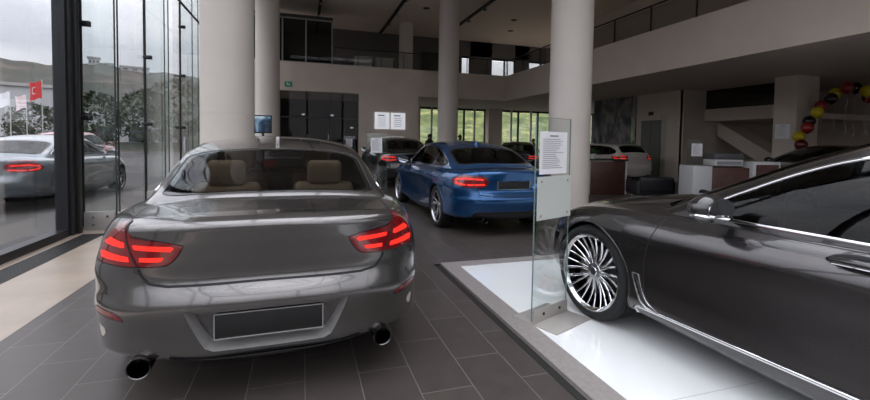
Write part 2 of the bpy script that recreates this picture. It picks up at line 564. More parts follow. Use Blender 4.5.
    m = nw+1+2*ns
    for i in range(len(GD)-1):
        for k in range(m-1): F.append((i*m+k, i*m+k+1, (i+1)*m+k+1, (i+1)*m+k)[::-1])
    gh = Surf(V, F, A).normals().orient((1.2, 0, .6))
    return body, gh, fx, sy, fz

def wheel(parent, x, y, z, Rt, sp, side, mats, steer=0):
    """tyre, rim and brake disc; outer face towards side*y"""
    rr = sp.get('rim', .255); w = sp.get('tw', .235); n = sp.get('wn', 40)
    t = MB()
    h = w/2
    prof = [(rr-.004, -h*.80),(rr+.02, -h*.98),(Rt*.90, -h*1.0),(Rt*.975, -h*.86),(Rt, -h*.6),(Rt, 0),(Rt, h*.6),(Rt*.975, h*.86),(Rt*.90, h*1.0),(rr+.03, h*.99),(rr+.012, h*.93),(rr-.004, h*.80)]
    if n >= 40:
        q = []
        for a in (-.45, -.15, .15, .45): q += [(Rt, h*(a-.04)), (Rt-.007, h*(a-.03)), (Rt-.007, h*(a+.03)), (Rt, h*(a+.04))]
        prof = prof[:5] + q + prof[6:]
    t.lathe(prof, n, 'Y')
    o = t.build('wheel', mats['tire'], parent, smooth=True, loc=(x, y, z), rot=(0, 0, (0 if side > 0 else PI)+steer))
    r = MB()
    f = h*.86
    r.lathe([(rr*.90, -f), (rr+.002, -f), (rr*.93, f*.2), (rr*.95, f*.85), (rr*1.0, f*.93), (rr*1.035, f*1.0), (rr*1.04, f*1.08), (rr*1.01, f*1.09), (rr*.975, f*.98), (rr*.94, f*.9), (rr*.93, f*.2), (rr*.9, -f)], n, 'Y')
    style = sp.get('spokes', 'double5')
    def spoke(a, r0, r1, w0, w1, y0, y1, th=.022, skew=0, mid=None):
        m = 5; V = []; F = []
        for i in range(m+1):
            q = i/m; rad = r0+(r1-r0)*q; ww = w0+(w1-w0)*q; yy = y0+(y1-y0)*q - .018*math.sin(PI*q)
            aa = a+skew*q
            cx, cz = math.cos(aa), math.sin(aa); tx, tz = -cz, cx
            for (u, v) in ((-.5,-th),(-.5,-.004),(-.28,0),(.28,0),(.5,-.004),(.5,-th)):
                V.append((rad*cx+u*ww*tx, yy+v, rad*cz+u*ww*tz))
            if i:
                for k in range(6): F.append(((i-1)*6+k, (i-1)*6+(k+1)%6, i*6+(k+1)%6, i*6+k))
        F += [tuple(range(6)), tuple(range(m*6, m*6+6))]
        r.add(V, F)
    if style == 'multi':
        for k in range(12):
            a = 2*PI*k/12
            spoke(a-.05, .05, rr*.965, .022, .016, f*.62, f*.93, .03, -.085)
            spoke(a+.05, .05, rr*.965, .022, .016, f*.62, f*.93, .03, .085)
    elif style == 'five':
        for k in range(5): spoke(PI/2+2*PI*k/5, .04, rr*.97, .09, .05, f*.7, f*.92, .04)
    elif style == 'ten':
        for k in range(10): spoke(2*PI*k/10, .04, rr*.97, .035, .028, f*.7, f*.92, .03)
    else:
        for k in range(5):
            a = PI/2+2*PI*k/5
            spoke(a-.12, .045, rr*.965, .034, .026, f*.66, f*.92, .03, -.09)
            spoke(a+.12, .045, rr*.965, .034, .026, f*.66, f*.92, .03, .09)
    r.lathe([(0, f*.70), (.03, f*.70), (.034, f*.66), (.062, f*.64), (.07, f*.52), (.07, f*.2), (0, f*.2)], 20, 'Y')
    r.build('rim', mats['rim'], o, smooth=True)
    b = MB(); b.lathe([(0, f*.1), (rr*.66, f*.1), (rr*.66, -.01), (0, -.01)], 28, 'Y')
    b.box((rr*.45, f*.12, 0), (rr*.35, .05, rr*.6))
    b.build('brake_disc', mats['disc'], o, smooth=True)
    c = MB(); c.lathe([(0, f*.715), (.026, f*.715), (.029, f*.69)], 16, 'Y')
    c.build('hub_cap', mats['badge'], o, smooth=True)
    return o

def ribbon_wall(chs, yin, name, m, parent):
    for P, N, closed in chs:
        V = []; F = []
        s = 1 if P[:,1].mean() > 0 else -1
        n = len(P)
        for p in P: V += [tuple(p), (p[0], s*yin, p[2])]
        for i in range(n-1): F.append((2*i, 2*i+1, 2*i+3, 2*i+2))
        link_mesh(name, V, F, m, parent, True)

def seat(parent, x, y, m, m2, fz, hd=1.17):
    b = MB()
    b.box((x, y, .50), (.50, .50, .16)); b.box((x-.22, y, .75), (.14, .48, .55), ry=-.3)
    o = b.build('seat', m, parent, bevel=.05, seg=3)
    h = MB(); h.box((x-.33, y, hd), (.10, .27, .19), ry=-.2)
    h.build('headrest', m, o, bevel=.04, seg=3)
    p = MB(); p.bar((x-.30, y-.07, .95), (x-.33, y-.07, hd-.05), .006); p.bar((x-.30, y+.07, .95), (x-.33, y+.07, hd-.05), .006)
    p.build('headrest_posts', m2, o)

def sym(half):
    """half outline from the centre line (y = 0) out and back, mirrored"""
    m = [(-p[0],)+tuple(p[1:]) for p in half[::-1] if abs(p[0]) > 1e-6]
    return smooth_poly(list(half)+m, 5)

def car(name, label, loc, heading, sp, group=None, cat='car'):
    """heading: world angle of the car's nose"""
    root = thing(name, label, cat, loc, heading, group)
    body, gh, fx, sy, fz = build_surfaces(sp)
    P = sp['paint']; mats = sp['mats']; det = sp.get('detail', 1)
    WB = sp['WB']; RO = sp['RO']; FO = sp['FO']; Rt = sp['R']; blk = mats['black']
    zl = float(fz(.5))/.5
    hy = sp['W']/2
    # ---- cabin opening in the deck
    def gcab(V, A):
        hw = np.interp(V[:,0], [float(fx(-.35)), float(fx(.1)), float(fx(2.2)), float(fx(2.65))], [.58*sy, .70*sy, .70*sy, .62*sy])
        g = np.maximum(np.abs(V[:,1])-hw, np.maximum(float(fx(sp.get('cab0', -.22)))-V[:,0], V[:,0]-float(fx(2.6))))
        return np.where(A[:,1] > 1.5, g, .1)
    _, body, _ = split(body, gcab)
    # ---- wheel arches
    ar = Rt+sp.get('arch', .045)
    arch = []
    for wx in (0, WB):
        def ga(V, A, wx=wx):
            r = np.hypot(V[:,0]-wx, V[:,2]-Rt)-ar
            return np.where(np.abs(V[:,1]) > .45, r, .1)
        _, body, ch = split(body, ga)
        arch += ch
    archc = [c for c in arch if len(c[0]) > 5]
    ribbon_wall(archc, .42, 'wheel_arch_liner', blk, root)
    if det: sweep(archc, .012, .003, 'wheel_arch_lip', P, root)
    sp['_full'] = body
    # ---- fascia pieces from attribute space (arc, z)
    parts = {}
    gaps = []
    # tail lights
    tl = sp['tail']; tlp = smooth_poly([(a, float(fz(z))) + tuple(r) for a, z, *r in tl['poly']])
    mid = sp['WB']/2
    def gt(V, A): return np.where((V[:,0] < mid) & (A[:,1] < 1.5), sdf(tlp, A), .1)
    tail, body, tch = split(body, gt)
    if 'side_fn' in sp: body = sp['side_fn'](root, sp, body, fx, fz)
    rec = []
    # fog reflectors in the rear bumper
    if 'refl' in sp:
        rp = smooth_poly([(a, float(fz(z)), 'c') for a, z in sp['refl']], 2)
        refl, body, rch = split(body, lambda V, A: np.where((V[:,0] < mid) & (A[:,1] < 1.5), sdf(rp, A), .1))
        for s in (1, -1): tag(refl.side(s).off(.001).obj('reflector', mats['reflector'], root))
        if det: sweep(rch, .006, .0015, 'reflector_seam', blk, root)
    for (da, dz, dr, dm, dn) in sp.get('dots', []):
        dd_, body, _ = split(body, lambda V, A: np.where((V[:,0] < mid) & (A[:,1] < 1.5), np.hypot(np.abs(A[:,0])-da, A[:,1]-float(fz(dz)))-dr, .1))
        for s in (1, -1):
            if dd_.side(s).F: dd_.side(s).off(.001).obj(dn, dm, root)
    # head lights
    hl = sp.get('head', [(.10,.60),(.42,.66),(.86,.71),(.80,.63),(.42,.575),(.16,.56)])
    ll = float(body.A[:,0].max())
    hp = np.array([(ll-a, float(fz(z))) for a, z in hl])
    hp = smooth_poly([tuple(p) for p in hp])
    head, body, hch = split(body, lambda V, A: np.where((V[:,0] > mid) & (A[:,1] < 1.5), sdf(hp, A), .1))
    for s in (1, -1):
        h = head.side(s).off(.002).obj('headlight', mats['headlens'], root)
    # grille
    gp = smooth_poly([(ll-.03, float(fz(.69))), (ll-.36, float(fz(.68))), (ll-.40, float(fz(.60))), (ll-.33, float(fz(.48))), (ll-.05, float(fz(.46)))])
    grl, body, gch = split(body, lambda V, A: np.where((V[:,0] > mid) & (A[:,1] < 1.5), sdf(gp, A), .1))
    for s in (1, -1): grl.side(s).off(-.012).obj('grille', mats['black'], root)
    sweep(gch, .018, .008, 'grille_frame', mats['chrome'], root)
    # bumper
    zb = float(fz(.632))
    bx = float(fx(-.62))
    def gb(V, A):   # rear bumper: below the lid edge, behind the wheel arch; lid edge turns up at the lights
        a = np.abs(A[:,0]); 
        z0 = np.interp(a, sp.get('bump_a', [0, .50, .56, .60, .62, 1.0, 1.4]), [float(fz(v)) for v in sp.get('bump', (.642,.645,.662,.70,.742,.742,.742))])
        g = np.maximum(A[:,1]-z0, V[:,0]-bx)
        return np.where(V[:,0] < mid, np.maximum(g, 0*g+g), .1)
    bump, body, bch = split(body, gb)
    # plate recess
    if 'recess' in sp and det > 0:
        rp = sym([(y, float(fz(z)))+tuple(r) for y, z, *r in sp['recess']])
        def gr(V, A): return np.where((V[:,0] < -.3) & (A[:,1] < 1.5), sdf(rp, V[:,[1,2]]), .1)
        tgt = sp.get('recess_on', 'bumper')
        src = bump if tgt == 'bumper' else body
        if sp.get('res', 6) > 5: src = refine(src)
        rc, rest, rch = split(src, gr)
        if tgt == 'bumper': bump = rest
        else: body = rest
        dpt = sp.get('recess_d', .03)
        zc_ = float(rp[:,1].mean()); rcV = rc.V.copy(); rcV[:,0] += dpt; rcV[:,1] *= sp.get('recess_k', .92); rcV[:,2] = zc_+(rcV[:,2]-zc_)*np.where(rcV[:,2] < zc_, .74, .9)
        rc2 = Surf(rcV, rc.F, rc.A, rc.N)
        rc2.obj('plate_recess', P, root)
        VV = []; FF = []
        for Pp, Nn, closed in rch:
            b = len(VV); n = len(Pp)
            for p in Pp: VV += [tuple(p), (p[0]+dpt, p[1]*sp.get('recess_k', .92), zc_+(p[2]-zc_)*(.74 if p[2] < zc_ else .9))]
            for i in range(n if closed else n-1):
                j = (i+1) % n; FF.append((b+2*i, b+2*i+1, b+2*j+1, b+2*j))
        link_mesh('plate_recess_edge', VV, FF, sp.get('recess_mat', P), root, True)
    # diffuser
    if 'diff' in sp and det > 0:
        dp = sym([(y, float(fz(z))) + tuple(r) for y, z, *r in sp['diff']])
        df, bump, dch = split(bump, lambda V, A: np.where(V[:,0] < -.3, sdf(dp, V[:,[1,2]]), .1))
        df.off(-.012).obj('rear_diffuser', sp.get('diff_mat', blk), root)
        sweep(dch, .012, .002, 'diffuser_seam', blk, root)
    bump.obj('rear_bumper', P, root)
    if det:
        def clip(ch, f):
            o = []
            for Pp, Nn, c in ch:
                cur = []
                for p, q in zip(Pp, Nn):
                    if f(p): cur.append((p, q))
                    else:
                        if len(cur) > 2: o.append((np.array([a for a, _ in cur]), np.array([b for _, b in cur]), False))
                        cur = []
                if len(cur) > 2: o.append((np.array([a for a, _ in cur]), np.array([b for _, b in cur]), False))
            return o
        sweep(clip(bch, lambda p: abs(p[1]) < .615*sy and p[0] < -.5), .013, .0008, 'bumper_gap_shade', blk, root, rnd=False)  # joint line, widened so its black gives the shade below the lid edge
        sweep(clip(bch, lambda p: abs(p[1]) > .78*sy), .004, .0006, 'bumper_gap_shade', blk, root, rnd=False)
    # trunk lid: a panel between the lights, from bumper to rear window
    lidx = float(fx(-.36)); lw = sp.get('lidw', .635)*sy
    def gl(V, A):
        top = A[:,1] > 1.5
        g1 = np.maximum(np.abs(V[:,1])-np.interp(V[:,0], [float(fx(-1.1)), float(fx(-.6)), lidx], [lw, lw*1.06, lw*1.08]), V[:,0]-lidx)
        return np.where(V[:,0] < mid-1, g1, .1)
    lid, body, lch = split(body, gl)
    lid.obj('trunk_lid', P, root)
    if det: sweep(lch, .006, .0006, 'trunk_gap', blk, root, rnd=False)
    # hood
    hx = float(fx(2.45)); hw_ = sp.get('hoodw', .70)*sy
    def gho(V, A):
        wv = np.interp(V[:,0], [hx, float(fx(3.0)), float(fx(3.6)), float(fx(3.9))], [hw_*1.06, hw_*1.04, hw_*.88, hw_*.6])
        g = np.maximum(np.abs(V[:,1])-wv, np.maximum(hx-V[:,0], float(fz(.70))-V[:,2]))
        return np.where(V[:,0] > mid, g, .1)
    hood, body, hoch = split(body, gho)
    hood.obj('hood', P, root)
    if det: sweep(hoch, .006, .0006, 'hood_gap', blk, root, rnd=False)
    # doors
    if det > 0 and 'doors' in sp:
        for poly in sp['doors']:
            dp = smooth_poly([(float(fx(x)), float(fz(z))) + tuple(r) for x, z, *r in poly], 5)
            door, body, dch = split(body, lambda V, A: np.where(np.abs(V[:,1]) > .5, sdf(dp, V[:,[0,2]]), .1))
            for s in (1, -1): door.side(s).obj('door', P, root)
            sweep(dch, .006, .0006, 'door_gap', blk, root, rnd=False)
    body.obj('body', P, root)
    # underside
    low = MB(); low.span((-RO+.5, -hy+.34, .17), (WB+FO-.55, hy-.34, .24)); low.span((-RO+.25, -hy*.4, .22), (-RO+.42, hy*.4, .30))
    low.span((WB+.3, -hy*.35, .2), (WB+FO-.2, hy*.35, .26))
    low.build('underbody', blk, root)
    # inner shell that keeps the wheel wells dark
    tub = MB()
    x0, x1 = float(fx(-.2)), float(fx(2.55))
    tub.span((x0, -.42, .24), (x1, .42, .30)); tub.span((Rt+.1, -hy+.16, .24), (WB-Rt-.1, hy-.16, .30))
    tub.span((x1-.02, -.70*sy, .3), (x1+.02, .70*sy, float(fz(.93)))); tub.span((x0-.02, -.66*sy, .3), (x0+.02, .66*sy, float(fz(.92))))
    for s in (-1, 1):
        tub.span((-Rt-.06, s*.415, .24), (Rt+.1, s*.425, float(fz(.80)))); tub.span((WB-Rt-.1, s*.415, .24), (WB+Rt+.06, s*.425, float(fz(.78))))
    tub.build('cabin_floor', mats['trim'], root)
    # tail light lenses
    for s in (1, -1):
        lens = tail.side(s)
        lo = lens.off(.004).obj('tail_light', mats['lens'], root)
        lens = refine(lens, sp.get('lens_ref', 2))
        for bar in tl['bars']:
            bp = smooth_poly([(a, float(fz(z)), 'c') for a, z in bar], 3)
            bi, _, _ = split(lens, lambda V, A: sdf(bp, A))
            if bi.F: bi.off(.0055).obj('light_bar', mats['glow'], lo)
        for bar in tl.get('dark', []):
            bp = smooth_poly([(a, float(fz(z)), 'c') for a, z in bar], 3)
            bi, _, _ = split(lens, lambda V, A: sdf(bp, A))
            if bi.F: bi.off(.005).obj('light_insert', mats['lensdark'], lo)
        if 'cut' in tl:
            (a0, z0), (a1, z1) = tl['cut']
            z0 = float(fz(z0)); z1 = float(fz(z1))
            _, _, cc = split(lens, lambda V, A: (A[:,0]-a0)-(A[:,1]-z0)*(a1-a0)/(z1-z0))
            sweep(cc, .008, .001, 'lens_gap', blk, lo, base=.006, rnd=False)
    if det: sweep(tch, .010, .003, 'tail_light_seal', blk, root)
    # ---- greenhouse
    U = gh.A
    rw = sp.get('rearwin', (1.12, 2.80, .90)); fw = sp.get('frontwin', (6.35, 8.72, .93))
    def rrect(u0, u1, w1, r=.14, cu=.42, cw=.70):
        def g(V, A):
            x = np.abs((A[:,0]-(u0+u1)/2)*cu)-(u1-u0)/2*cu+r; y = np.abs(A[:,1])*cw - w1*cw + r
            return np.where(np.abs(A[:,1]) < 1.35, np.hypot(np.maximum(x,0), np.maximum(y,0))+np.minimum(np.maximum(x,y),0)-r, .3)
        return g
    rg, gh, rwch = split(gh, rrect(*rw))
    b = sp.get('border', .035)
    inner, outer, _ = split(rg, rrect(rw[0]+b*1.6, rw[1]-b*2.2, rw[2]-b*1.2))
    ro = inner.obj('rear_window', mats['glass'], root)
    outer.obj('window_border', mats['gloss'], ro)
    if det: sweep(rwch, .012, .003, 'window_seal', mats['gloss'], ro)
    fg, gh, fwch = split(gh, rrect(*fw))
    fo = fg.obj('windshield', mats['glass'], root)
    # side windows
    dlo = smooth_poly([(float(fx(x))+sp.get('ghdx', 0), float(fz(z))) + tuple(r) for x, z, *r in sp['dlo']], 6)
    sg, gh, sch = split(gh, lambda V, A: np.where(np.abs(A[:,1]) > .93, sdf(dlo, V[:,[0,2]]), .1))
    cuts = sorted(float(fx(c)) for c in sp.get('pillars', (.45, 1.42)))
    rest = sg
    panes = []
    for c in cuts:
        pa, rest, _ = split(rest, lambda V, A: V[:,0]-(c-.035)-(1.1-V[:,2])*.12)
        panes.append((pa, 0))
        pb, rest, _ = split(rest, lambda V, A: V[:,0]-(c+.035)-(1.1-V[:,2])*.12)
        panes.append((pb, 1))
    panes.append((rest, 0))
    for pa, kind in panes:
        for s in (1, -1):
            q = pa.side(s)
            if q.F: q.off(0 if kind else -.002).obj('pillar_trim' if kind else 'side_window', mats['gloss'] if kind else mats['glass'], root)
    for s in (1, -1): sweep(sch, sp.get('chw', .014), .006, 'window_trim', sp.get('trim_mat', mats['chrome']), root, filt=lambda c, s=s: c[1]*s > 0)
    gh.obj('roof', P, root)
    # shark fin
    if det:
        af = MB(); xa = float(fx(.55)); za = float(fz(1.335))
        af.prism([(xa-.10, za-.03), (xa-.07, za+.045), (xa-.03, za+.055), (xa+.10, za+.005)], -.018, .018, 'Y')
        af.build('roof_antenna', P, root, bevel=.01, seg=2)
    # interior
    hd = float(fz(1.17))
    for x in (.52, 1.60):
        for y in (-.36, .36): seat(root, x, y, mats['seat'], blk, fz, hd-.01 if x > 1 else hd-.07)
    d = MB(); d.span((float(fx(2.12)), -.66*sy, .6), (float(fx(2.6)), .66*sy, float(fz(.93)))); d.build('dashboard', mats['trim'], root, bevel=.04)
    shf = MB(); shf.span((float(fx(-.28)), -.60*sy, float(fz(.90))), (float(fx(.16)), .60*sy, float(fz(.94)))); shf.build('parcel_shelf', mats['trim'], root, bevel=.02)
    st = MB(); st.tube([(float(fx(1.98))+.05*math.cos(a)*.4, .36+.18*math.cos(a+PI/2), float(fz(.93))+.18*math.sin(a+PI/2)) for a in np.linspace(0, 2*PI, 24, endpoint=False)], .014, 8, True)
    st.bar((float(fx(1.99)), .36-.17, float(fz(.93))), (float(fx(1.99)), .36+.17, float(fz(.93))), .014)
    st.build('steering_wheel', blk, root, smooth=True)
    rv = MB(); rv.box((float(fx(1.86)), 0, float(fz(1.245))), (.03, .24, .06)); rv.build('rear_view_mirror', blk, root, bevel=.012)
    # door mirrors
    for s in (1, -1):
        mx, my, mz = float(fx(sp.get('mx', 2.22))), s*(.90*sy+.07), float(fz(sp.get('mz', .985)))
        mm = MB()
        sc = sp.get('ms', 1)
        mm.ball((mx+.03, my, mz), .1, 20, 12, (.95*sc, 1.15*sc, .80*sc))
        # flatten the back, where the glass sits
        mm.V = [(max(v[0], mx-.035), v[1], v[2]) for v in mm.V]
        mo = mm.build('door_mirror', sp.get('mirror_mat', P), root, smooth=True)
        a_ = MB(); a_.bar((mx+.03, s*(.80*sy), mz-.055), (mx+.03, my-s*.03, mz-.045), .024, 8, .030); a_.build('mirror_arm', blk, mo, smooth=True)
        gl_ = MB(); gl_.lathe([(0,0),(.092*sc,0),(.092*sc,.004),(0,.004)], 24, 'X', (0,0,0)); gl_.V = [(v[0]+mx-.042, v[1]*1.08+my, v[2]*.70+mz) for v in gl_.V]
        gl_.build('mirror_glass', mats['mirror'], mo, smooth=True)
        if sp.get('mirror_trim'):
            tr = MB(); tr.tube([(mx+.03-.075*math.cos(a)*1.0, my+.112*math.sin(a), mz-.03) for a in np.linspace(-2.0, 2.0, 20)], .008, 6); tr.build('mirror_trim', mats['chrome'], mo, smooth=True)
    # wheels
    for wx in (0, WB):
        for s in (1, -1):
            wheel(root, wx, s*(hy-sp.get('tw', .235)/2-.022), Rt, Rt, sp, s, mats)
    # handles, exhausts, plate
    def hit(px, pz, side=1):      # body y at (x,z)
        S = body; d2 = (S.V[:,0]-px)**2+(S.V[:,2]-pz)**2 + (S.V[:,1]*side < .4)*9
        return float(np.sort(S.V[np.argsort(d2)[:4],1]*side)[1])
    sp['_root'] = root; sp['_body'] = body; sp['_fx'] = fx; sp['_fz'] = fz; sp['_sy'] = sy; sp['_bump'] = bump
    if det and 'handles' in sp:
        for hx_, hz_ in sp['handles']:
            hx_, hz_ = float(fx(hx_)), float(fz(hz_))
            for s in (1, -1):
                sp['handle_fn'](root, hx_, hz_, s, sp) if 'handle_fn' in sp else std_handle(root, hx_, hz_, s, sp)
    if 'plate' in sp:
        pz, pd = sp['plate']; pz = float(fz(pz))
        px = -RO + pd
        pl = MB(); pl.box((px, 0, pz), (.012, .51, .122)); o = pl.build('license_plate', mats['plate'], root, bevel=.004)
        fr = MB()
        for dz in (-.062, .062): fr.box((px-.006, 0, pz+dz), (.008, .518, .004))
        for dy in (-.257, .257): fr.box((px-.006, dy, pz), (.008, .004, .128))
        fr.build('plate_frame', mats['plateframe'], o)
    for (ey, ez, er, ex) in sp.get('exhaust', []):
        for s in ((1, -1) if ey else (1,)):
            e = MB(); ec = (0, s*ey if ey else 0, float(fz(ez)))
            xx = -RO+ex
            e.lathe([(er*.80, xx+.22), (er*.98, xx+.20), (er, xx+.01), (er*.97, xx), (er*.90, xx+.003), (er*.86, xx+.02), (er*.84, xx+.20), (0, xx+.2)], 28, 'X', ec)
            e.build('exhaust_pipe', mats['exhaust'], root, smooth=True)
    return root

def probe(sp, x, z, side=1):
    """outer y of the body at (x,z)"""
    best = None
    for S in [sp['_body']]+sp.get('_extra', []):
        m = (S.V[:,1]*side > .4)
        d2 = (S.V[m,0]-x)**2+(S.V[m,2]-z)**2
        i = np.argsort(d2)[:3]
        if best is None or d2[i[0]] < best[0]: best = (d2[i[0]], float(np.mean(S.V[m,1][i])))
    return abs(best[1])

def std_handle(root, x, z, s, sp):
    y = sp['W']/2-.022
    y = (.915-.004)*sp['_sy']
    b = MB()
    b.tube([(x-.11, s*(y-.03), z), (x-.10, s*(y+.012), z), (x-.05, s*(y+.026), z), (x+.05, s*(y+.026), z), (x+.10, s*(y+.012), z), (x+.11, s*(y-.03), z)], [.010,.014,.016,.016,.014,.010], 8)
    b.V = [(v[0], v[1], z+(v[2]-z)*1.0) for v in b.V]
    b.build('door_handle', sp['paint'], root, smooth=True)
def base_mats():
    return dict(
     tire=mat('tire_rubber', (.012,.012,.013), .75, bump=(60,.2)),
     rim=mat('rim_silver', (.55,.55,.57), .22, 1),
     disc=mat('brake_disc', (.10,.10,.10), .45, .8),
     badge=mat('hub_cap', (.02,.02,.025), .3),
     black=mat('black_plastic', (.010,.010,.011), .6),
     gloss=mat('gloss_black', (.006,.006,.007), .08, coat=.5),
     trim=mat('cabin_trim', (.015,.014,.014), .7),
     chrome=mat('chrome', (.75,.75,.76), .08, 1),
     glass=glass('car_glass', (.24,.25,.25), refl=.55),
     lens=mat('red_lens', (.17,.004,.006), .14, coat=1, spec=.7),
     lensdark=mat('dark_lens', (.03,.004,.005), .08, coat=1),
     glow=mat('light_bar_glow', (.65,.02,.015), .25, emit=(1,.035,.02), estr=.6),
     reflector=mat('reflector', (.16,.006,.008), .2, coat=.5),
     headlens=mat('head_lens', (.10,.11,.12), .05, .3, coat=1),
     seat=mat('dark_seat', (.02,.019,.018), .6),
     mirror=mat('mirror_glass', (.8,.8,.82), .02, 1),
     plate=mat('blank_plate', (.012,.012,.012), .5),
     plateframe=mat('plate_frame', (.55,.55,.55), .3, .6),
     exhaust=mat('exhaust_steel', (.16,.15,.15), .2, 1))
TAIL6 = dict(poly=[(.395,.845,'c'),(.60,.880),(.69,.897),(.735,.962,'c'),(.81,.935),(.92,.86),(.965,.79),(.93,.748,'c'),(.70,.742),(.485,.742,'c'),(.44,.775)],
  bars=[[(.50,.764),(.605,.765),(.605,.786),(.485,.786)],[(.455,.812),(.635,.822),(.645,.845),(.435,.836)],
        [(.655,.762),(.88,.766),(.92,.79),(.87,.80),(.665,.787)],[(.69,.825),(.85,.832),(.895,.84),(.84,.865),(.70,.852)]],
  dark=[[(.43,.853),(.66,.875),(.68,.888),(.46,.864)]],
  cut=((.615,.742),(.735,.95)))
SPEC6 = dict(RO=1.125, WB=2.968, FO=.914, W=1.894, H=1.392, R=.338, rim=.25, tw=.25, res=7, tail=TAIL6,
  refl=[(.66,.478),(.93,.500),(.93,.532),(.70,.518)],
  recess=[(0,.520),(.28,.520),(.385,.530,'c'),(.365,.47),(.305,.335),(.27,.312,'c'),(0,.308,'c')], recess_d=.055, plate=(.437,.034),
  diff=[(.0,.292,'c'),(.38,.290),(.46,.310,'c'),(.44,.272),(.0,.262,'c')],
  dlo=[(-.13,1.015),(.12,1.115),(.5,1.222),(1.0,1.285),(1.5,1.282),(1.85,1.215),(2.30,1.02),(2.36,.965),(2.2,.95),(1.2,.952),(.2,.965),(-.1,.99)],
  doors=[[(2.38,.26,'c'),(2.40,.86,'c'),(1.48,.90,'c'),(1.46,.26,'c')],[(1.42,.26,'c'),(1.44,.90,'c'),(.45,.92,'c'),(.40,.50),(.55,.26,'c')]],
  handles=[(1.62,.80),(.62,.82)],
  rearwin=(.72, 2.98, .95), border=.05, pillars=(.50,1.45),
  exhaust=[(.585,.265,.052,.06)])
SPEC7 = dict(RO=1.149, WB=3.21, FO=.879, W=1.902, H=1.455, R=.358, rim=.280, ghdx=-.13, tw=.25, res=8, tail=TAIL6, spokes='multi', wn=56, GH=GH_SEDAN, lidw=.62,
  dlo=[(-.22,1.045),(.05,1.15),(.45,1.245),(1.0,1.290),(1.5,1.285),(1.85,1.222),(2.28,1.035),(2.42,.950,'c'),(2.2,.945),(1.2,.942),(.2,.948),(-.1,.975)],
  doors=[[(2.50,.29,'c'),(2.50,.6),(2.42,.905,'c'),(1.40,.915,'c'),(1.36,.29,'c')],[(1.32,.27,'c'),(1.36,.915,'c'),(.35,.925,'c'),(.30,.50),(.48,.27,'c')]],
  pillars=(.42,1.38), mx=2.06, mz=1.005, ms=1.0, mirror_trim=True, chw=.020, hoodw=.66, zl=.965, arch=.032)
SPECB = dict(RO=1.018, WB=2.81, FO=.81, W=1.825, H=1.389, R=.330, rim=.248, tw=.235, res=6, GH=GH_COUPE, lidw=.56,
  tail=dict(poly=[(.41,.80,'c'),(.45,.865),(.62,.885),(.80,.89),(.95,.865),(1.06,.82,'c'),(1.02,.76),(.80,.725),(.60,.715),(.46,.735)],
   bars=[[(.46,.752),(.74,.742),(.74,.765),(.47,.775)],[(.48,.82),(.78,.83),(.98,.81),(.98,.83),(.78,.856),(.50,.845)],[(.76,.742),(.95,.760),(.98,.80),(.94,.80),(.90,.78),(.76,.765)]],
   cut=((.63,.70),(.63,.9))),
  refl=[(.50,.385),(.84,.405),(.84,.425),(.52,.405)],
  recess=[(0,.815),(.30,.815),(.375,.81),(.34,.70),(.30,.685),(0,.685)], recess_on='body', recess_d=.028, plate=(.752,.08), bump=(.60,.605,.63,.68,.72,.72,.72), bump_a=[0,.50,.60,.68,.76,1.0,1.4],
  diff=[(.0,.365,'c'),(.56,.37,'c'),(.62,.335),(.60,.15),(.0,.15,'c')],
  dlo=[(-.13,1.015),(.12,1.115),(.5,1.222),(1.0,1.285),(1.5,1.282),(1.85,1.215),(2.30,1.02),(2.36,.965),(2.2,.95),(1.2,.952),(.2,.965),(-.1,.99)],
  doors=[[(2.38,.26,'c'),(2.40,.86,'c'),(1.48,.90,'c'),(1.46,.26,'c')],[(1.42,.26,'c'),(1.44,.90,'c'),(.45,.92,'c'),(.40,.50),(.55,.26,'c')]],
  handles=[(1.62,.80),(.62,.82)], rearwin=(.9,2.9,.93), pillars=(.50,1.45), exhaust=[(.46,.262,.040,.02)])
# ------------------------------------------------------------------ place
def ramp_mat(name, build):
    m = bpy.data.materials.new(name); m.use_nodes = True
    build(m.node_tree, m.node_tree.nodes['Principled BSDF']); MATS[name] = m
    return m
def tiles(nt, b):
    N = nt.nodes; L = nt.links
    tc = N.new('ShaderNodeTexCoord'); mp = N.new('ShaderNodeMapping'); mp.inputs['Rotation'].default_value = (0,0,PI/2)
    mp.inputs['Location'].default_value = (.05,-.02,0)
    L.new(tc.outputs['Object'], mp.inputs['Vector'])
    br = N.new('ShaderNodeTexBrick'); br.inputs['Scale'].default_value = 1
    br.inputs['Brick Width'].default_value = .6; br.inputs['Row Height'].default_value = .3
    br.inputs['Mortar Size'].default_value = .0025; br.inputs['Mortar Smooth'].default_value = .1; br.inputs['Bias'].default_value = 0
    br.offset = .5
    br.inputs['Color1'].default_value = (.072,.060,.053,1); br.inputs['Color2'].default_value = (.086,.072,.064,1)
    br.inputs['Mortar'].default_value = (.20,.185,.17,1)
    L.new(mp.outputs['Vector'], br.inputs['Vector'])
    no = N.new('ShaderNodeTexNoise'); no.inputs['Scale'].default_value = 9; no.inputs['Detail'].default_value = 8
    L.new(tc.outputs['Object'], no.inputs['Vector'])
    mx = N.new('ShaderNodeMixRGB'); mx.blend_type = 'MULTIPLY'; mx.inputs['Fac'].default_value = .35
    L.new(br.outputs['Color'], mx.inputs['Color1']); L.new(no.outputs['Fac'], mx.inputs['Color2'])
    L.new(mx.outputs['Color'], b.inputs['Base Color'])
    r = N.new('ShaderNodeMapRange'); r.inputs['To Min'].default_value = .30; r.inputs['To Max'].default_value = .48
    L.new(no.outputs['Fac'], r.inputs['Value']); L.new(r.outputs['Result'], b.inputs['Roughness'])
    bp = N.new('ShaderNodeBump'); bp.inputs['Strength'].default_value = .5; bp.inputs['Distance'].default_value = .002; bp.invert = True
    L.new(br.outputs['Fac'], bp.inputs['Height']); L.new(bp.outputs['Normal'], b.inputs['Normal'])
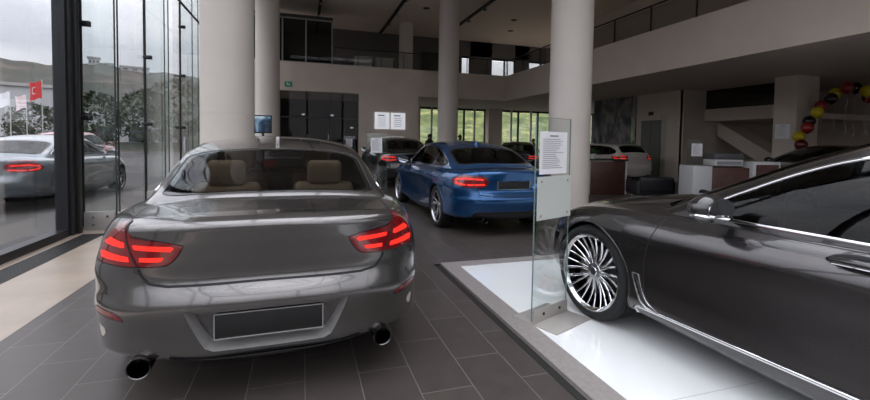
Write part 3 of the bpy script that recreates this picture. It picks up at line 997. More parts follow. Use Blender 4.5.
tile_m = ramp_mat('floor_tiles', tiles)
wall_m = mat('plaster_wall', (.60,.515,.44), .75, noise=(1.2,.04), bump=(40,.05))
ceil_m = mat('plaster_ceiling', (.86,.76,.66), .8, noise=(1.0,.03))
col_m = mat('column_paint', (.66,.60,.54), .6, noise=(1.5,.03))
conc_m = mat('polished_concrete', (.34,.275,.22), .35, noise=(3,.10))
steel_m = mat('brushed_steel', (.36,.33,.31), .42, .35, noise=(30,.1))
frame_m = mat('dark_frame', (.030,.031,.034), .35, .5)
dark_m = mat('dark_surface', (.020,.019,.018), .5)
black_m = mat('matt_black', (.008,.008,.008), .5)
white_m = mat('white_gloss_panel', (.80,.81,.80), .10, coat=.4)
paper_m = mat('paper', (.80,.79,.80), .7)
ink_m = mat('ink', (.25,.25,.27), .7)
chrome_m = mat('chrome', (.75,.75,.76), .08, 1)
pane_m = glass('window_pane', (.97,.975,.975))
fin_m = glass('fin_glass', (.93,.96,.955))
dpane_m = glass('dim_pane', (.42,.43,.43), refl=.7); rail_m = glass('rail_pane', (.80,.81,.80), refl=.8)
wood_m = mat('dark_red_wood', (.070,.028,.020), .4, noise=(12,.25))
def st(mb, name, m, **k):
    o = mb.build(name, m, **k); o['kind'] = 'structure'; return o
def st_empty(name, loc=(0,0,0)):
    o = bpy.data.objects.new(name, None); COL.objects.link(o); o.location = loc; o['kind'] = 'structure'; return o
WX = -3.0; WY0 = -7.0
# floor
st(MB().span((-1.89,WY0,-.05),(22,25,0)), 'floor', tile_m)
st(MB().span((WX-.15,WY0,-.05),(-1.89,25,.001)), 'floor', conc_m)
g = MB()
for i in range(150):
    y = 6.95-i*.06; g.span((-2.86,y-.008,.001),(-2.63,y+.008,.006))
for x in np.linspace(-2.87,-2.62,9): g.span((x-.006,-2.1,.001),(x+.006,7,.007))
go = st(MB().span((-2.87,-2.1,-.02),(-2.62,7,.003)), 'trim_1', black_m); g.build('grating', dark_m, go)
# platform
st(MB().span((1.62,-4.0,0),(8.5,4.21,.03)), 'floor', white_m)
b = MB(); b.span((1.45,-4.2,0),(1.62,4.38,.032)); b.span((1.62,4.21,0),(8.7,4.38,.032)); b.span((8.5,-4.2,0),(8.7,4.21,.032))
st(b, 'trim_2', steel_m)
b = MB(); b.span((1.40,-4.2,0),(1.45,4.43,.004)); b.span((1.40,4.38,0),(8.7,4.43,.004)); st(b, 'trim_3', dark_m)
for (x0, y0, x1, y1) in ((1.62,1.69,8.5,1.694),(4.6,-4,4.604,4.2)):
    b = MB().span((x0,y0,.0295),(x1,y1,.0306)); b.build('platform_joint', mat('joint', (.45,.45,.44), .5)); bpy.data.objects['platform_joint']['kind'] = 'structure'; bpy.data.objects['platform_joint'].name = 'trim_4'
# ceiling, upper floor
RY = 5.6; SX = 5.4; c_ = MB(); c_.span((WX-.2,RY,7.5),(22,26,7.8)); c_.span((SX,WY0,7.5),(22,RY,7.8)); st(c_, 'ceiling', ceil_m)
# unseen glazed roof over the front of the hall, trimmed to shape light
b = MB()
for x in np.arange(WX, SX+.1, 2.1): b.span((x-.06,WY0,7.45),(x+.06,RY,7.75))
for y in np.arange(WY0, RY+.1, 2.5): b.span((WX,y-.05,7.5),(SX,y+.05,7.7))
for y in np.arange(WY0+1, RY, 5):
    b.bar((WX,y,7.0),(SX,y,7.0),.05,8)
    for x in np.arange(WX, SX-.1, 2.1): b.bar((x,y,7.45),(x+1.05,y,7.0),.03,6); b.bar((x+1.05,y,7.0),(x+2.1,y,7.45),.03,6)
so = st(b, 'window_9', frame_m); MB().span((WX,WY0,7.60),(SX,RY,7.612)).build('pane', pane_m, so)
fl2 = MB(); fl2.span((9.55,WY0,3.42),(22,19,4.3)); fl2.span((WX,19,3.42),(22,25.2,4.3))
fl2.span((9.55,WY0,4.3),(9.70,19.0,4.63)); fl2.span((WX,19,4.3),(9.70,19.15,4.63))
st(fl2, 'floor', wall_m)
# back wall with opening
b = MB(); b.span((WX,19,0),(-1.2,19.15,3.42)); b.span((2.39,19,0),(5.09,19.15,3.42))
st(b, 'wall_back', wall_m)
b = MB(); b.span((5.09,19.15,0),(5.24,24.5,3.42)); st(b, 'wall_back_side', wall_m)
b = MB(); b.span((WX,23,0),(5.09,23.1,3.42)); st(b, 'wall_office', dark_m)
# walls right
b = MB(); b.span((13.4,12.3,0),(13.6,17.3,3.42)); b.span((13.4,12.25,0),(18.2,12.4,3.42)); st(b, 'wall_right', wall_m)
st(MB().span((13.4,8.5,0),(14.3,9.12,3.42)), 'wall_pier', wall_m)
st(MB().span((18,WY0,0),(18.2,12.3,3.42)), 'wall_right_far', wall_m)
b = MB(); b.span((14.4,9.12,2.28),(14.6,12.25,2.72)); b.span((14.6,9.12,2.28),(18,12.25,2.45)); st(b, 'wall_gallery', wall_m)
st(MB().span((14.45,9.12,2.72),(14.47,12.25,3.42)), 'window_6', dpane_m)
st(MB().span((13.6,WY0,4.3),(13.8,17.8,7.5)), 'wall_upper', wall_m)
b = MB(); b.span((WX,24.3,4.3),(9.2,24.5,7.5)); b.span((9.75,24.3,4.3),(11.2,24.5,7.5)); b.span((12.8,24.3,4.3),(13.8,24.5,7.5)); b.span((15.6,24.3,4.3),(22,24.5,7.5)); b.span((9.2,24.3,6.6),(15.6,24.5,7.5)); st(b, 'wall_upper_back', mat('upper_wall_grey', (.12,.11,.105), .7))
# stair under the gallery
b = MB()
b.prism([(9.2,0),(9.2,.55),(12.2,2.28),(12.2,1.75)], 15.0, 15.9, 'X')
st(b, 'floor_stair', wall_m)
# behind the camera and far right
def facade(name, ax, c, a0, a1, z0, z1, step, mull=.09, pane=None, sill=.1, depth=.14, first=None):
    """glazed wall: one window object per bay"""
    k = 0; a = a0
    while a < a1-.01:
        e = min(a+step, a1)
        w = MB()
        def sp_(p0, p1, q0, q1, d=depth):
            if ax == 'X': w.span((c-d/2,p0,q0),(c+d/2,p1,q1))
            else: w.span((p0,c-d/2,q0),(p1,c+d/2,q1))
        sp_(a, a+mull, z0, z1); sp_(e-mull, e, z0, z1); sp_(a+mull, e-mull, z0, z0+sill); sp_(a+mull, e-mull, z1-.12, z1)
        FN[0] += 1
        o = st(w, 'window_%d' % FN[0], frame_m)
        p = MB()
        if ax == 'X': p.span((c-.006,a+mull,z0+sill),(c+.006,e-mull,z1-.12))
        else: p.span((a+mull,c-.006,z0+sill),(e-mull,c+.006,z1-.12))
        p.build('pane', pane or pane_m, o)
        a = e
FN = [10]
st(MB().span((WX,WY0+.1,0),(18.2,WY0+.25,1.15)), 'wall_reflection_block', mat('reflection_block', (.12,.11,.10), .7))  # unseen low wall, added to darken reflections in the lower bumper
facade('rear', 'Y', WY0, WX, 18.2, 0, 7.5, 3.5)
facade('left', 'X', WX-.07, WY0, 6.95, 0, 7.5, 3.50, .06)
# heavy post
b = MB(); b.span((WX-.16,6.95,0),(WX+.03,7.06,7.5)); b.span((WX-.10,7.06,0),(WX+.06,7.15,7.5)); b.span((WX-.16,7.15,0),(WX+.02,7.22,7.5))
st(b, 'trim_5', frame_m, bevel=.008)
# point fixed glazing
YF = [7.3, 9.9, 12.5, 15.1, 17.7]
for i, y in enumerate(YF):
    nx = YF[i+1] if i < 4 else 19.0
    FN[0] += 1
    o = st(MB().span((WX-.012,y+.01,.06),(WX,nx-.01,7.5)), 'window_%d' % FN[0], pane_m)
    ym = (y+nx)/2; MB().span((WX-.014,ym-.012,.06),(WX+.004,ym+.012,7.5)).build('glazing_joint', black_m, o); MB().span((WX-.02,y-.018,.06),(WX+.02,y+.018,7.5)).build('glazing_joint', black_m, o)
    st(MB().span((WX-.04,y,0),(WX+.03,nx,.06)), 'trim_%d' % (6+i), conc_m)
    t = thing('glass_fin', ['clear vertical glass fin beside the heavy dark window post', 'second glass fin along the left glass wall from the dark post', 'third glass fin along the left glass wall, near the white notice', 'fourth glass fin along the left glass wall, close to the thick column', 'last glass fin of the left glass wall, behind the thick column'][i], 'glass fin', (WX,y,0), 0, 'glass fins of the left wall')
    MB().span((.01,-.009,.05),(.42,.009,7.45)).build('fin_pane', fin_m, t)
    sh = MB(); sh.span((.02,-.03,0),(.40,-.010,.27)); sh.span((.02,.010,0),(.40,.03,.27)); s_ = sh.build('steel_shoe', mat('shoe_steel', (.38,.36,.34), .4, .4), t, bevel=.003)
    for bx_, bz_ in ((.14,.19),(.31,.20),(.14,.08)): MB().bar((bx_,-.045,bz_),(bx_,-.03,bz_),.016,12).build('bolt', chrome_m, s_)
    MB().span((.405,-.010,.05),(.421,.010,7.45)).build('fin_edge', mat('glass_edge_dark', (.04,.06,.055), .2), t)
    for z in (1.62, 2.95, 4.2, 5.6):
        c = MB(); c.box((.06,0,z),(.13,.07,.075)); c.bar((.0,-.0,z),(-.03,0,z),.03,10); c.bar((.09,-.04,z),(.09,.04,z),.022,10)
        c.build('clamp', frame_m, t, bevel=.008)
br = MB(); br.bar((WX+.455,7.2,4.32),(WX+.455,18.98,4.32),.025,10); tag(br.build('tie_rod', frame_m, smooth=True), 'dark horizontal steel rod running along the left glass wall', 'rod')
# notice on the left glazing
def sheet(name, parent, w, h, loc, rz, lines=9, label=None, cat=None, title=True, m=None, tex=.72):
    p = MB().box((0,0,0),(w,.002,h)).build(name, m or paper_m, parent, loc=loc, rot=(0,0,rz))
    t = MB(); rnd = random.Random(int(w*1e4)+lines)
    z = h/2-.1*h
    if title: t.box((0,-.002,z),(w*.3,.001,h*.035)); z -= h*.08
    for i in range(lines):
        l = w*rnd.uniform(.45,.78); t.box((-w*.40+l/2,-.002,z),(l,.001,h*.012)); z -= h*.72/lines
    t.build('print', ink_m, p)
    if label: tag(p, label, cat)
    return p
sheet('notice', None, .30, .42, (WX+.02, 13.0, 1.18), PI/2, 10, 'white notice sheet fixed on the left glass wall near the thick column', 'notice')
# round columns
for i, (x, y, lab) in enumerate(((-1.25,8.25,'thick round pale column right behind the grey coupe, left of the picture'),(-1.23,17.1,'round pale column farther back beside the small screen'),(5.44,7.82,'thick round pale column behind the glass sign stand'),(5.93,17.2,'slender looking round pale column behind the blue car'))):
    c = MB(); c.lathe([(0,0),(.43,0),(.43,1.78),(.424,1.782),(.424,1.79),(.43,1.792),(.43,4.1),(.426,4.102),(.426,4.11),(.43,4.112),(.43,7.5),(0,7.5)], 48, 'Z')
    o = c.build('column', col_m, smooth=True, loc=(x,y,0)); tag(o, lab, 'column', None, 'structure')
c = MB(); c.lathe([(0,4.3),(.36,4.3),(.36,7.5),(0,7.5)], 32, 'Z'); st(c, 'column', col_m, smooth=True, loc=(5.2,22,0))
# back glazing (ground and upper)
b = MB(); b.span((10.9,23.9,0),(11.8,24.6,3.42)); st(b, 'wall_back_pier', wall_m)
facade('back', 'Y', 24.5, 5.24, 10.9, 0, 3.42, 1.42, .05, pane_m, .1, .12)
facade('back', 'Y', 24.5, 11.8, 20, 0, 3.42, 1.42, .05, pane_m, .1, .12)
for a_, b_ in ((9.2,9.75),(11.2,12.8),(13.8,15.6)): facade('upper', 'Y', 24.4, a_, b_, 4.3, 6.6, .9, .04, pane_m, .1, .1)
wl = mat('white_frame', (.72,.72,.70), .5)
for x in (5.9,7.35,8.75,10.1,12.6,14.0,15.4):
    st(MB().span((x-.05,24.2,0),(x+.05,24.3,3.42)), 'trim_20', wl)
st(MB().span((6.0,21.9,4.3),(7.6,22.0,6.1)), 'wall_upper_box', dark_m)
# glazed office upstairs
t = thing('glass_office', 'dark glazed office box upstairs at the left end of the gallery', 'office', (-3,19.2,4.63))
f = MB()
for x in (.05,2.05,2.2,3.15,4.24): f.span((x-.03,0,0),(x+.03,.08,1.9))
f.span((0,0,0),(4.27,.08,.06)); f.span((0,0,1.84),(4.27,.08,1.9)); f.span((4.2,0,0),(4.27,2.6,.06)); f.span((4.2,0,1.84),(4.27,2.6,1.9))
f.build('frame', mat('grey_frame', (.24,.235,.22), .5), t)
MB().span((.05,.03,.06),(4.2,.045,1.84)).build('pane', dpane_m, t); MB().span((4.21,.06,.06),(4.225,2.6,1.84)).build('side_pane', dpane_m, t)
MB().span((0,0,1.9),(4.27,2.7,2.03)).build('top', dark_m, t); MB().span((0,2.6,0),(4.2,2.7,1.9)).build('rear_panel', dark_m, t)
# balustrades
def rail(label, p0, p1, z, n):
    t = thing('balustrade', label, 'balustrade', (p0[0],p0[1],z))
    d = Vector((p1[0]-p0[0], p1[1]-p0[1], 0)); L = d.length; t.rotation_euler.z = math.atan2(d.y, d.x)
    MB().span((0,-.008,0),(L,.008,.68)).build('glass_panel', rail_m, t)
    MB().bar((0,0,.74),(L,0,.74),.028,10).build('handrail', frame_m, t, smooth=True)
    for i in range(n+1):
        x = .02+(L-.04)*i/n; MB().span((x-.012,.01,-.1),(x+.012,.05,.74)).build('post', frame_m, t)
rail('glass balustrade with dark handrail along the back gallery', (1.3,19.07), (9.6,19.07), 4.63, 8)
rail('long glass balustrade with dark handrail along the right gallery', (9.62,-2), (9.62,19.0), 4.63, 14)
# upstairs desks
for x, lab in ((2.75,'white reception desk upstairs behind the balustrade, left one'),(3.75,'white reception desk upstairs behind the balustrade, right one')):
    t = thing('reception_desk', lab, 'desk', (x,20.2,4.3)); MB().span((-.40,0,0),(.40,.6,.95)).build('desk_body', mat('white_desk', (.62,.60,.56), .4), t, bevel=.01)
    MB().span((-.44,-.05,.95),(.44,.65,1.0)).build('desk_top', mat('white_desk', (.6,.6,.6), .4), t, bevel=.008)
# track lights
def track(label, x, y0, y1, n):
    t = thing('track_light', label, 'ceiling light', (x,0,7.5))
    MB().span((-.06,y0,-.09),(.06,y1,0)).build('rail', black_m, t)
    for i in range(n):
        y = y0+.6+(y1-y0-1.2)*i/max(1,n-1)
        h = MB(); h.bar((0,y,-.09),(0,y,-.17),.02,8); h.bar((0,y-.08,-.22),(0,y+.10,-.19),.055,14)
        ho = h.build('spotlight', black_m, t, smooth=True)
        MB().bar((0,y-.085,-.221),(0,y-.082,-.22),.045,14).build('lamp', mat('lamp_face', (.6,.55,.45), .3), ho)
track('black ceiling track with spotlights above the grey coupe', .76, 13.2, 22.0, 5)
track('black ceiling track with spotlights, middle of the hall', 4.22, 13.2, 24.2, 6)
track('black ceiling track with spotlights above the blue car, seen right of the tall column', 7.8, 13.2, 24.2, 6)
for i, (x, y) in enumerate(((5.45,19.1),(10.1,19.4),(2.2,17.5),(10.9,21.3))):
    t = MB(); t.lathe([(0,-.004),(.11,-.004),(.13,-.012),(.15,-.012),(.16,0)], 24, 'Z'); o = t.build('downlight', dark_m, smooth=True, loc=(x,y,7.5)); tag(o, ['round recessed ceiling light near the tall column top','round recessed ceiling light between the two right columns','round recessed ceiling light above the middle of the hall','round recessed ceiling light right of the thick column'][i], 'ceiling light')
# exit sign
t = thing('exit_sign', 'small green exit sign above the glazed office doors', 'sign', (-.57,18.98,3.68)); MB().box((0,0,0),(.28,.04,.20)).build('sign_face', mat('exit_green', (.02,.16,.09), .4, emit=(.05,.4,.25), estr=.05), t)
p = MB(); p.box((-.03,-.022,.0),(.03,.004,.09)); p.box((.03,-.022,.02),(.06,.004,.02)); p.box((-.03,-.022,.065),(.03,.004,.03)); p.box((.05,-.022,-.03),(.05,.004,.05)); p.build('pictogram', wl, t)
# two notices
for i, (x, lab) in enumerate(((3.43,'left one of two white backlit notices on the back wall'),(4.16,'right one of two white backlit notices on the back wall'))):
    t = thing('wall_notice', lab, 'notice', (x,18.97,2.26), 0)
    MB().box((0,0,0),(.66,.05,.74)).build('light_box', mat('notice_light', (.8,.8,.82), .5, emit=(.85,.88,.95), estr=.45), t, bevel=.01)
    q = MB(); q.box((-.05,-.027,.24),(.30,.003,.05))
    for k in range(5): q.box((-.02,-.027,.12-.09*k),(.36,.003,.02))
    q.build('print', ink_m, t)
# office doors
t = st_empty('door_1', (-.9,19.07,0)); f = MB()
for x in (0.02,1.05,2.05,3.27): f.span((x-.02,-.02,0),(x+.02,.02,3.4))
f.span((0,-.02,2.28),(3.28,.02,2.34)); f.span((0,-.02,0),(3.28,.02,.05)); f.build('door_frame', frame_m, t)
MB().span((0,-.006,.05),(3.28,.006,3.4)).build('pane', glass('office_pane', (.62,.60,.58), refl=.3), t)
for x, z in ((.95,2.42),(2.15,2.42),(3.0,1.9)):
    MB().box((x,-.03,z),(.14,.05,.09)).build('hinge', chrome_m, t, bevel=.01)
for x in (1.12,2.0): MB().bar((x,-.06,.8),(x,-.06,1.6),.016,8).build('door_handle', chrome_m, t, smooth=True)
# elevator door on the right wall
t = st_empty('door_2', (13.38,13.75,0)); f = MB(); f.span((-.02,-.5,0),(.02,.5,2.35)); f.build('door_panel', mat('lift_steel', (.20,.20,.20), .4, .6), t)
MB().span((-.025,-.004,0),(-.021,.004,2.3)).build('door_gap', black_m, t)
MB().box((-.03,0,2.62),(.03,.22,.14)).build('door_sign', dark_m, t)
for y, rr in ((-.78,.12),(.78,-.12)):
    o = MB().box((0,0,1.25),(.012,.26,2.5)).build('glass_screen', fin_m, rot=(0,0,rr), loc=(13.2,13.75+y,0)); tag(o, 'upright clear glass panel on the %s side of the lift door' % ('near' if y < 0 else 'far'), 'glass panel')
# wall picture: soft abstract wash
def pic(nt, b):
    N = nt.nodes; L = nt.links; tc = N.new('ShaderNodeTexCoord'); mp = N.new('ShaderNodeMapping'); mp.inputs['Scale'].default_value = (1,1.6,.8); mp.inputs['Rotation'].default_value = (.7,0,0)
    n = N.new('ShaderNodeTexNoise'); n.inputs['Scale'].default_value = 1.1; n.inputs['Detail'].default_value = 5; n.inputs['Distortion'].default_value = 1.4
    L.new(tc.outputs['Object'], mp.inputs['Vector']); L.new(mp.outputs['Vector'], n.inputs['Vector'])
    r = N.new('ShaderNodeValToRGB'); e = r.color_ramp.elements; e[0].position = .36; e[0].color = (.035,.04,.06,1); e[1].position = .66; e[1].color = (.33,.27,.23,1)
    k = e.new(.48); k.color = (.14,.13,.15,1); k = e.new(.56); k.color = (.26,.24,.25,1)
    L.new(n.outputs['Fac'], r.inputs['Fac']); L.new(r.outputs['Color'], b.inputs['Base Color']); b.inputs['Roughness'].default_value = .5
t = MB().span((-.03,0,0),(0,2.7,2.75)).build('wall_picture', ramp_mat('picture_wash', pic), loc=(13.4,14.55,1.12)); tag(t, 'large blurred blue and beige picture on the right wall', 'picture')
# notice on pier
sheet('notice', None, .40, .42, (13.385, 8.84, 1.82), -PI/2, 8, 'white notice sheet on the pier beside the balloon arch', 'notice')
# screen
t = thing('display_screen', 'small lit display screen on a slim stand by the rear left column', 'screen', (-.79,9.7,0), R(-12))
s_ = MB().box((0,0,1.67),(.36,.05,.38)).build('screen_case', black_m, t, bevel=.01)
def scr(nt, b):
    N = nt.nodes; L = nt.links; tc = N.new('ShaderNodeTexCoord'); n = N.new('ShaderNodeTexNoise'); n.inputs['Scale'].default_value = 3.2; n.inputs['Detail'].default_value = 1; n.inputs['Distortion'].default_value = .8
    L.new(tc.outputs['Object'], n.inputs['Vector']); r = N.new('ShaderNodeValToRGB'); e = r.color_ramp.elements; e[0].position = .42; e[0].color = (.01,.02,.04,1); e[1].position = .62; e[1].color = (.6,.8,.9,1); k = e.new(.5); k.color = (.04,.12,.25,1)
    L.new(n.outputs['Fac'], r.inputs['Fac']); L.new(r.outputs['Color'], b.inputs['Emission Color']); b.inputs['Emission Strength'].default_value = .5; b.inputs['Base Color'].default_value = (.01,.01,.01,1)
MB().box((0,-.027,1.67),(.32,.004,.33)).build('screen_image', ramp_mat('screen_picture', scr), s_)
b = MB(); b.bar((0,0,0.02),(0,0,1.5),.025,10); b.lathe([(0,0),(.2,0),(.2,.02),(0,.03)],24,'Z'); b.build('screen_stand', frame_m, t, smooth=True)
# sign stands
def sign_stand(label, loc, rz, z0=0, big=True, group=None):
    t = thing('sign_stand', label, 'sign stand', loc, rz)
    base = MB(); base.box((0,-.02,.004),(.44,.40,.008)); bo = base.build('base_plate', mat('plate_steel', (.44,.41,.38), .4, .35), t, bevel=.002)
    up = MB(); up.box((0,-.016,.055),(.42,.010,.10)); u = up.build('bracket', mat('plate_steel', (.44,.41,.38), .4, .35), t, bevel=.002)
    for x in (-.1,.1): MB().bar((x,-.026,.06),(x,-.019,.06),.011,12).build('bolt', black_m, u)
    MB().box((0,0,.77),(.43,.010,1.50)).build('glass_plate', fin_m, t)
    e = MB(); e.box((-.216,0,.77),(.002,.010,1.50)); e.box((.216,0,.77),(.002,.010,1.50)); e.box((0,0,1.521),(.43,.010,.002)); e.build('glass_edge', mat('glass_edge_green', (.16,.22,.20), .2), t)
    sheet('notice_sheet', t, .34 if big else .24, .315, (-.01,-.009,1.26), 0, 16)
    if not big: return t
    c = MB(); c.box((.01,-.012,.925),(.42,.006,.32)); co = c.build('card_holder', mat('card', (.55,.57,.53), .25), t)
    for x in (-.16,.17):
        for z in (.80,1.05): MB().bar((x,-.024,z),(x,-.015,z),.009,10).build('standoff', mat('plate_steel', (.44,.41,.38), .4, .35), co)
    return t
sign_stand('glass sign stand with notice sheet and steel foot beside the dark saloon', (1.81,2.79,.03), R(22))
sign_stand('glass sign stand with notice in front of the black car', (1.52,9.0,0), R(-5), big=False)
sign_stand('glass sign stand with notice in front of the glazed office doors', (1.7,16.2,0), R(5), big=False)
sign_stand('glass sign stand with notice just behind the white and dark wood desk', (9.45,8.2,0), R(-35), big=False)
# desks
t = thing('reception_desk', 'dark red reception desk with white end panel and potted plant on top', 'desk', (7.4,9.62,0), R(-10))
MB().span((0,0,0),(1.0,.06,.90)).build('front_panel', wood_m, t, bevel=.006); MB().span((-.06,0,0),(0,.7,.92)).build('end_panel', mat('white_panel', (.45,.45,.45), .4), t, bevel=.006)
MB().span((1.0,0,0),(1.05,.7,.92)).build('end_panel', mat('white_panel', (.45,.45,.45), .4), t, bevel=.006); MB().span((-.08,-.03,.92),(1.07,.72,.96)).build('desk_top', dark_m, t, bevel=.006)
t = thing('reception_desk', 'white and dark wood desk carrying a grey printer, right of the red reception desk', 'desk', (7.95,6.98,0), R(-16))
MB().span((0,0,0),(.42,.5,.93)).build('white_front', mat('white_panel', (.45,.45,.45), .4), t, bevel=.006); MB().span((.42,.03,0),(1.25,.5,.90)).build('wood_front', wood_m, t, bevel=.006)
MB().span((1.25,-.06,0),(1.85,.5,1.04)).build('raised_end', mat('white_panel', (.45,.45,.45), .4), t, bevel=.006); MB().span((1.32,-.07,.04),(1.8,-.06,.98)).build('end_inlay', wood_m, t)
t = thing('printer', 'grey and white printer on the white and dark wood desk', 'printer', (8.5,6.93,.935), R(-16))
MB().span((0,0,0),(.62,.4,.14)).build('printer_body', mat('white_panel', (.45,.45,.45), .4), t, bevel=.01); MB().span((-.01,-.01,.14),(.63,.41,.27)).build('printer_lid', mat('printer_grey', (.06,.06,.065), .4), t, bevel=.01)
MB().span((.04,-.004,.03),(.58,0,.10)).build('paper_tray', mat('tray', (.2,.2,.22), .4), t)
# armchairs
def armchair(label, loc, rz):
    t = thing('armchair', label, 'armchair', loc, rz); m = mat('black_leather', (.012,.012,.014), .45)
    MB().box((0,0,.28),(.75,.70,.26)).build('seat', m, t, bevel=.06, seg=3); MB().box((0,.33,.42),(.80,.16,.38),rx=-.12).build('backrest', m, t, bevel=.06, seg=3)
    for s in (-1,1): MB().box((s*.39,.0,.33),(.13,.72,.36)).build('armrest', m, t, bevel=.05, seg=3)
    for x in (-.3,.3):
        for y in (-.28,.28): MB().bar((x,y,0),(x,y,.16),.015,8).build('leg', chrome_m, t)
armchair('low black armchair in front of the dark red reception desk', (8.15,8.35,0), R(160))
armchair('low black armchair in front of the white and dark wood desk', (7.7,5.9,0), R(150))
# plant
t = thing('potted_plant', 'small leafy potted plant on the dark red reception desk', 'plant', (7.62,9.85,.96))
MB().lathe([(0,0),(.07,0),(.09,.14),(.08,.14),(.07,.12),(0,.12)],20,'Z').build('pot', mat('white_panel', (.45,.45,.45), .4), t, smooth=True)
lf = MB(); rnd = random.Random(3)
for i in range(46):
    a = rnd.uniform(0,2*PI); l = rnd.uniform(.12,.24); e = rnd.uniform(.2,1.3); d = Vector((math.cos(a)*math.cos(e), math.sin(a)*math.cos(e), math.sin(e))); s_ = Vector((-math.sin(a), math.cos(a), 0))
    p0 = Vector((0,0,.13)); p1 = p0+d*l*.6; p2 = p0+d*l+Vector((0,0,-.03)); lf.add([p0, p1+s_*.025, p2, p1-s_*.025], [(0,1,2,3)])
lf.build('leaves', mat('leaf_green', (.05,.10,.025), .5), t)['kind'] = 'stuff'
# balloon arch
pts = [(799,145,'maroon'),(799,137.7,'yellow'),(805,129.3,'red'),(809.5,122.3,'black'),(815,114,'yellow'),(821,105.9,'red'),(828,100.6,'black'),(835.8,93.3,'yellow'),(844.5,89.4,'red'),(855.7,88,'black'),(863,92.6,'yellow'),(869,96.8,'red'),(875,103,'black'),(880,111,'yellow'),(884,120,'red'),(887,130,'black'),(889,140,'yellow')]
BC = dict(maroon=(.10,.006,.01), yellow=(.55,.42,.01), red=(.28,.012,.015), black=(.008,.008,.008))
names = ['lowest dark red balloon at the foot of the balloon arch','yellow balloon just above the lowest balloon of the arch','red balloon, third from the foot of the arch','black balloon, fourth from the foot of the arch','yellow balloon, fifth from the foot of the arch','red balloon, sixth from the foot of the arch','black balloon, seventh from the foot of the arch','yellow balloon, eighth from the foot, left shoulder of the arch','red balloon left of the topmost black balloon','topmost black balloon of the arch','yellow balloon right of the topmost black balloon','red balloon at the right picture edge of the arch']
ARCH = [(13.39,8.39,1.43),(13.39,8.40,1.66),(13.55,8.36,1.90),(13.67,8.33,2.10),(13.82,8.30,2.33),(13.98,8.25,2.54),(14.17,8.20,2.72),(14.38,8.15,2.90),(14.61,8.08,3.02),(14.92,7.98,3.06),(15.11,7.92,2.94),(15.27,7.86,2.80)]
for bi_, ((x, y, z), (_, _, c), nm) in enumerate(zip(ARCH, pts, names)):
    x -= .12; x += (.15 if bi_ % 2 else -.15)*.9; y += (.15 if bi_ % 2 else -.15)*.75-.1
    t = thing('balloon', nm, 'balloon', (x,y,z), 0, 'balloons of the arch')
    m = mat('balloon_'+c, BC[c], .25, coat=.3)
    b = MB(); b.ball((0,0,0), .150, 20, 14, (1,1,1.08)); b.V = [(v[0]*(1-.25*max(0,-v[2]/.16)**2), v[1]*(1-.25*max(0,-v[2]/.16)**2), v[2]) for v in b.V]; bo = b.build('balloon_skin', m, t, smooth=True)
    MB().lathe([(0,-.155),(.008,-.160),(.016,-.175),(0,-.172)],10,'Z').build('knot', m, bo)
sm = mat('ribbon', (.5,.48,.45), .3, .3)
for i, (k, l) in enumerate(((7,.9),(8,1.1),(9,1.2),(10,1.0),(11,.9),(5,.5))):
    x, y, z = ARCH[k]; x += (.15 if k % 2 else -.15)*.9-.12; y += (.15 if k % 2 else -.15)*.75-.1; q = [(x+.03*math.sin(j*1.3)*min(1,j/3), y+.02*math.sin(j*1.7)*min(1,j/3), z-.182-l*j/12) for j in range(13)]
    tag(MB().tube(q, .007, 5).build('ribbon', sm, smooth=True), 'silvery curled ribbon hanging from the '+['yellow left shoulder','red left upper','topmost black','yellow right upper','rightmost red','sixth red'][i]+' balloon of the arch', 'ribbon', 'ribbons hanging from the balloons')
# ------------------------------------------------------------------ outside
pav = mat('paving', (.060,.057,.055), .8, noise=(.6,.12))
st(MB().span((-400,-300,-.12),(400,400,-.06)), 'ground', pav)
def hillm(nt, b):
    N = nt.nodes; L = nt.links; tc = N.new('ShaderNodeTexCoord'); n = N.new('ShaderNodeTexNoise'); n.inputs['Scale'].default_value = .16; n.inputs['Detail'].default_value = 12; n.inputs['Roughness'].default_value = .82
    L.new(tc.outputs['Object'], n.inputs['Vector']); r = N.new('ShaderNodeValToRGB'); e = r.color_ramp.elements
    e[0].position = .42; e[0].color = (.008,.014,.006,1); e[1].position = .60; e[1].color = (.075,.055,.040,1); k = e.new(.47); k.color = (.014,.018,.008,1); k = e.new(.53); k.color = (.030,.025,.017,1)
    L.new(n.outputs['Fac'], r.inputs['Fac']); L.new(r.outputs['Color'], b.inputs['Base Color']); b.inputs['Roughness'].default_value = .9
hill_m = ramp_mat('hill_scrub', hillm)
def hill(name, a0, a1, dist, h, seed, m, n=120, back=60, base=30):
    rnd = random.Random(seed); ph = [rnd.uniform(0,6) for _ in range(6)]; V = []; F = []; rows = 14
    for i in range(n+1):
        a = a0+(a1-a0)*i/n
        hh = h(a)*(1+.03*math.sin(a*23+ph[0])+.02*math.sin(a*51+ph[1])+.012*math.sin(a*130+ph[2]))
        for j in range(rows+1):
            q = j/rows; d = dist-base+base*q*1.0 + (back if j == rows else 0)*0
            z = hh*(q**1.2)*(1+.04*math.sin(a*40+q*9+ph[3])*q*(1-q)*4)
            V.append((d*math.cos(a), d*math.sin(a), z-.1))
    for i in range(n):
        for j in range(rows): F.append((i*(rows+1)+j, (i+1)*(rows+1)+j, (i+1)*(rows+1)+j+1, i*(rows+1)+j+1))
    o = link_mesh(name, V, F, m, None, True); o['kind'] = 'structure'; return o
hill('hills', R(100), R(265), 120, lambda a: 16.7, 3, hill_m, 200, base=70)
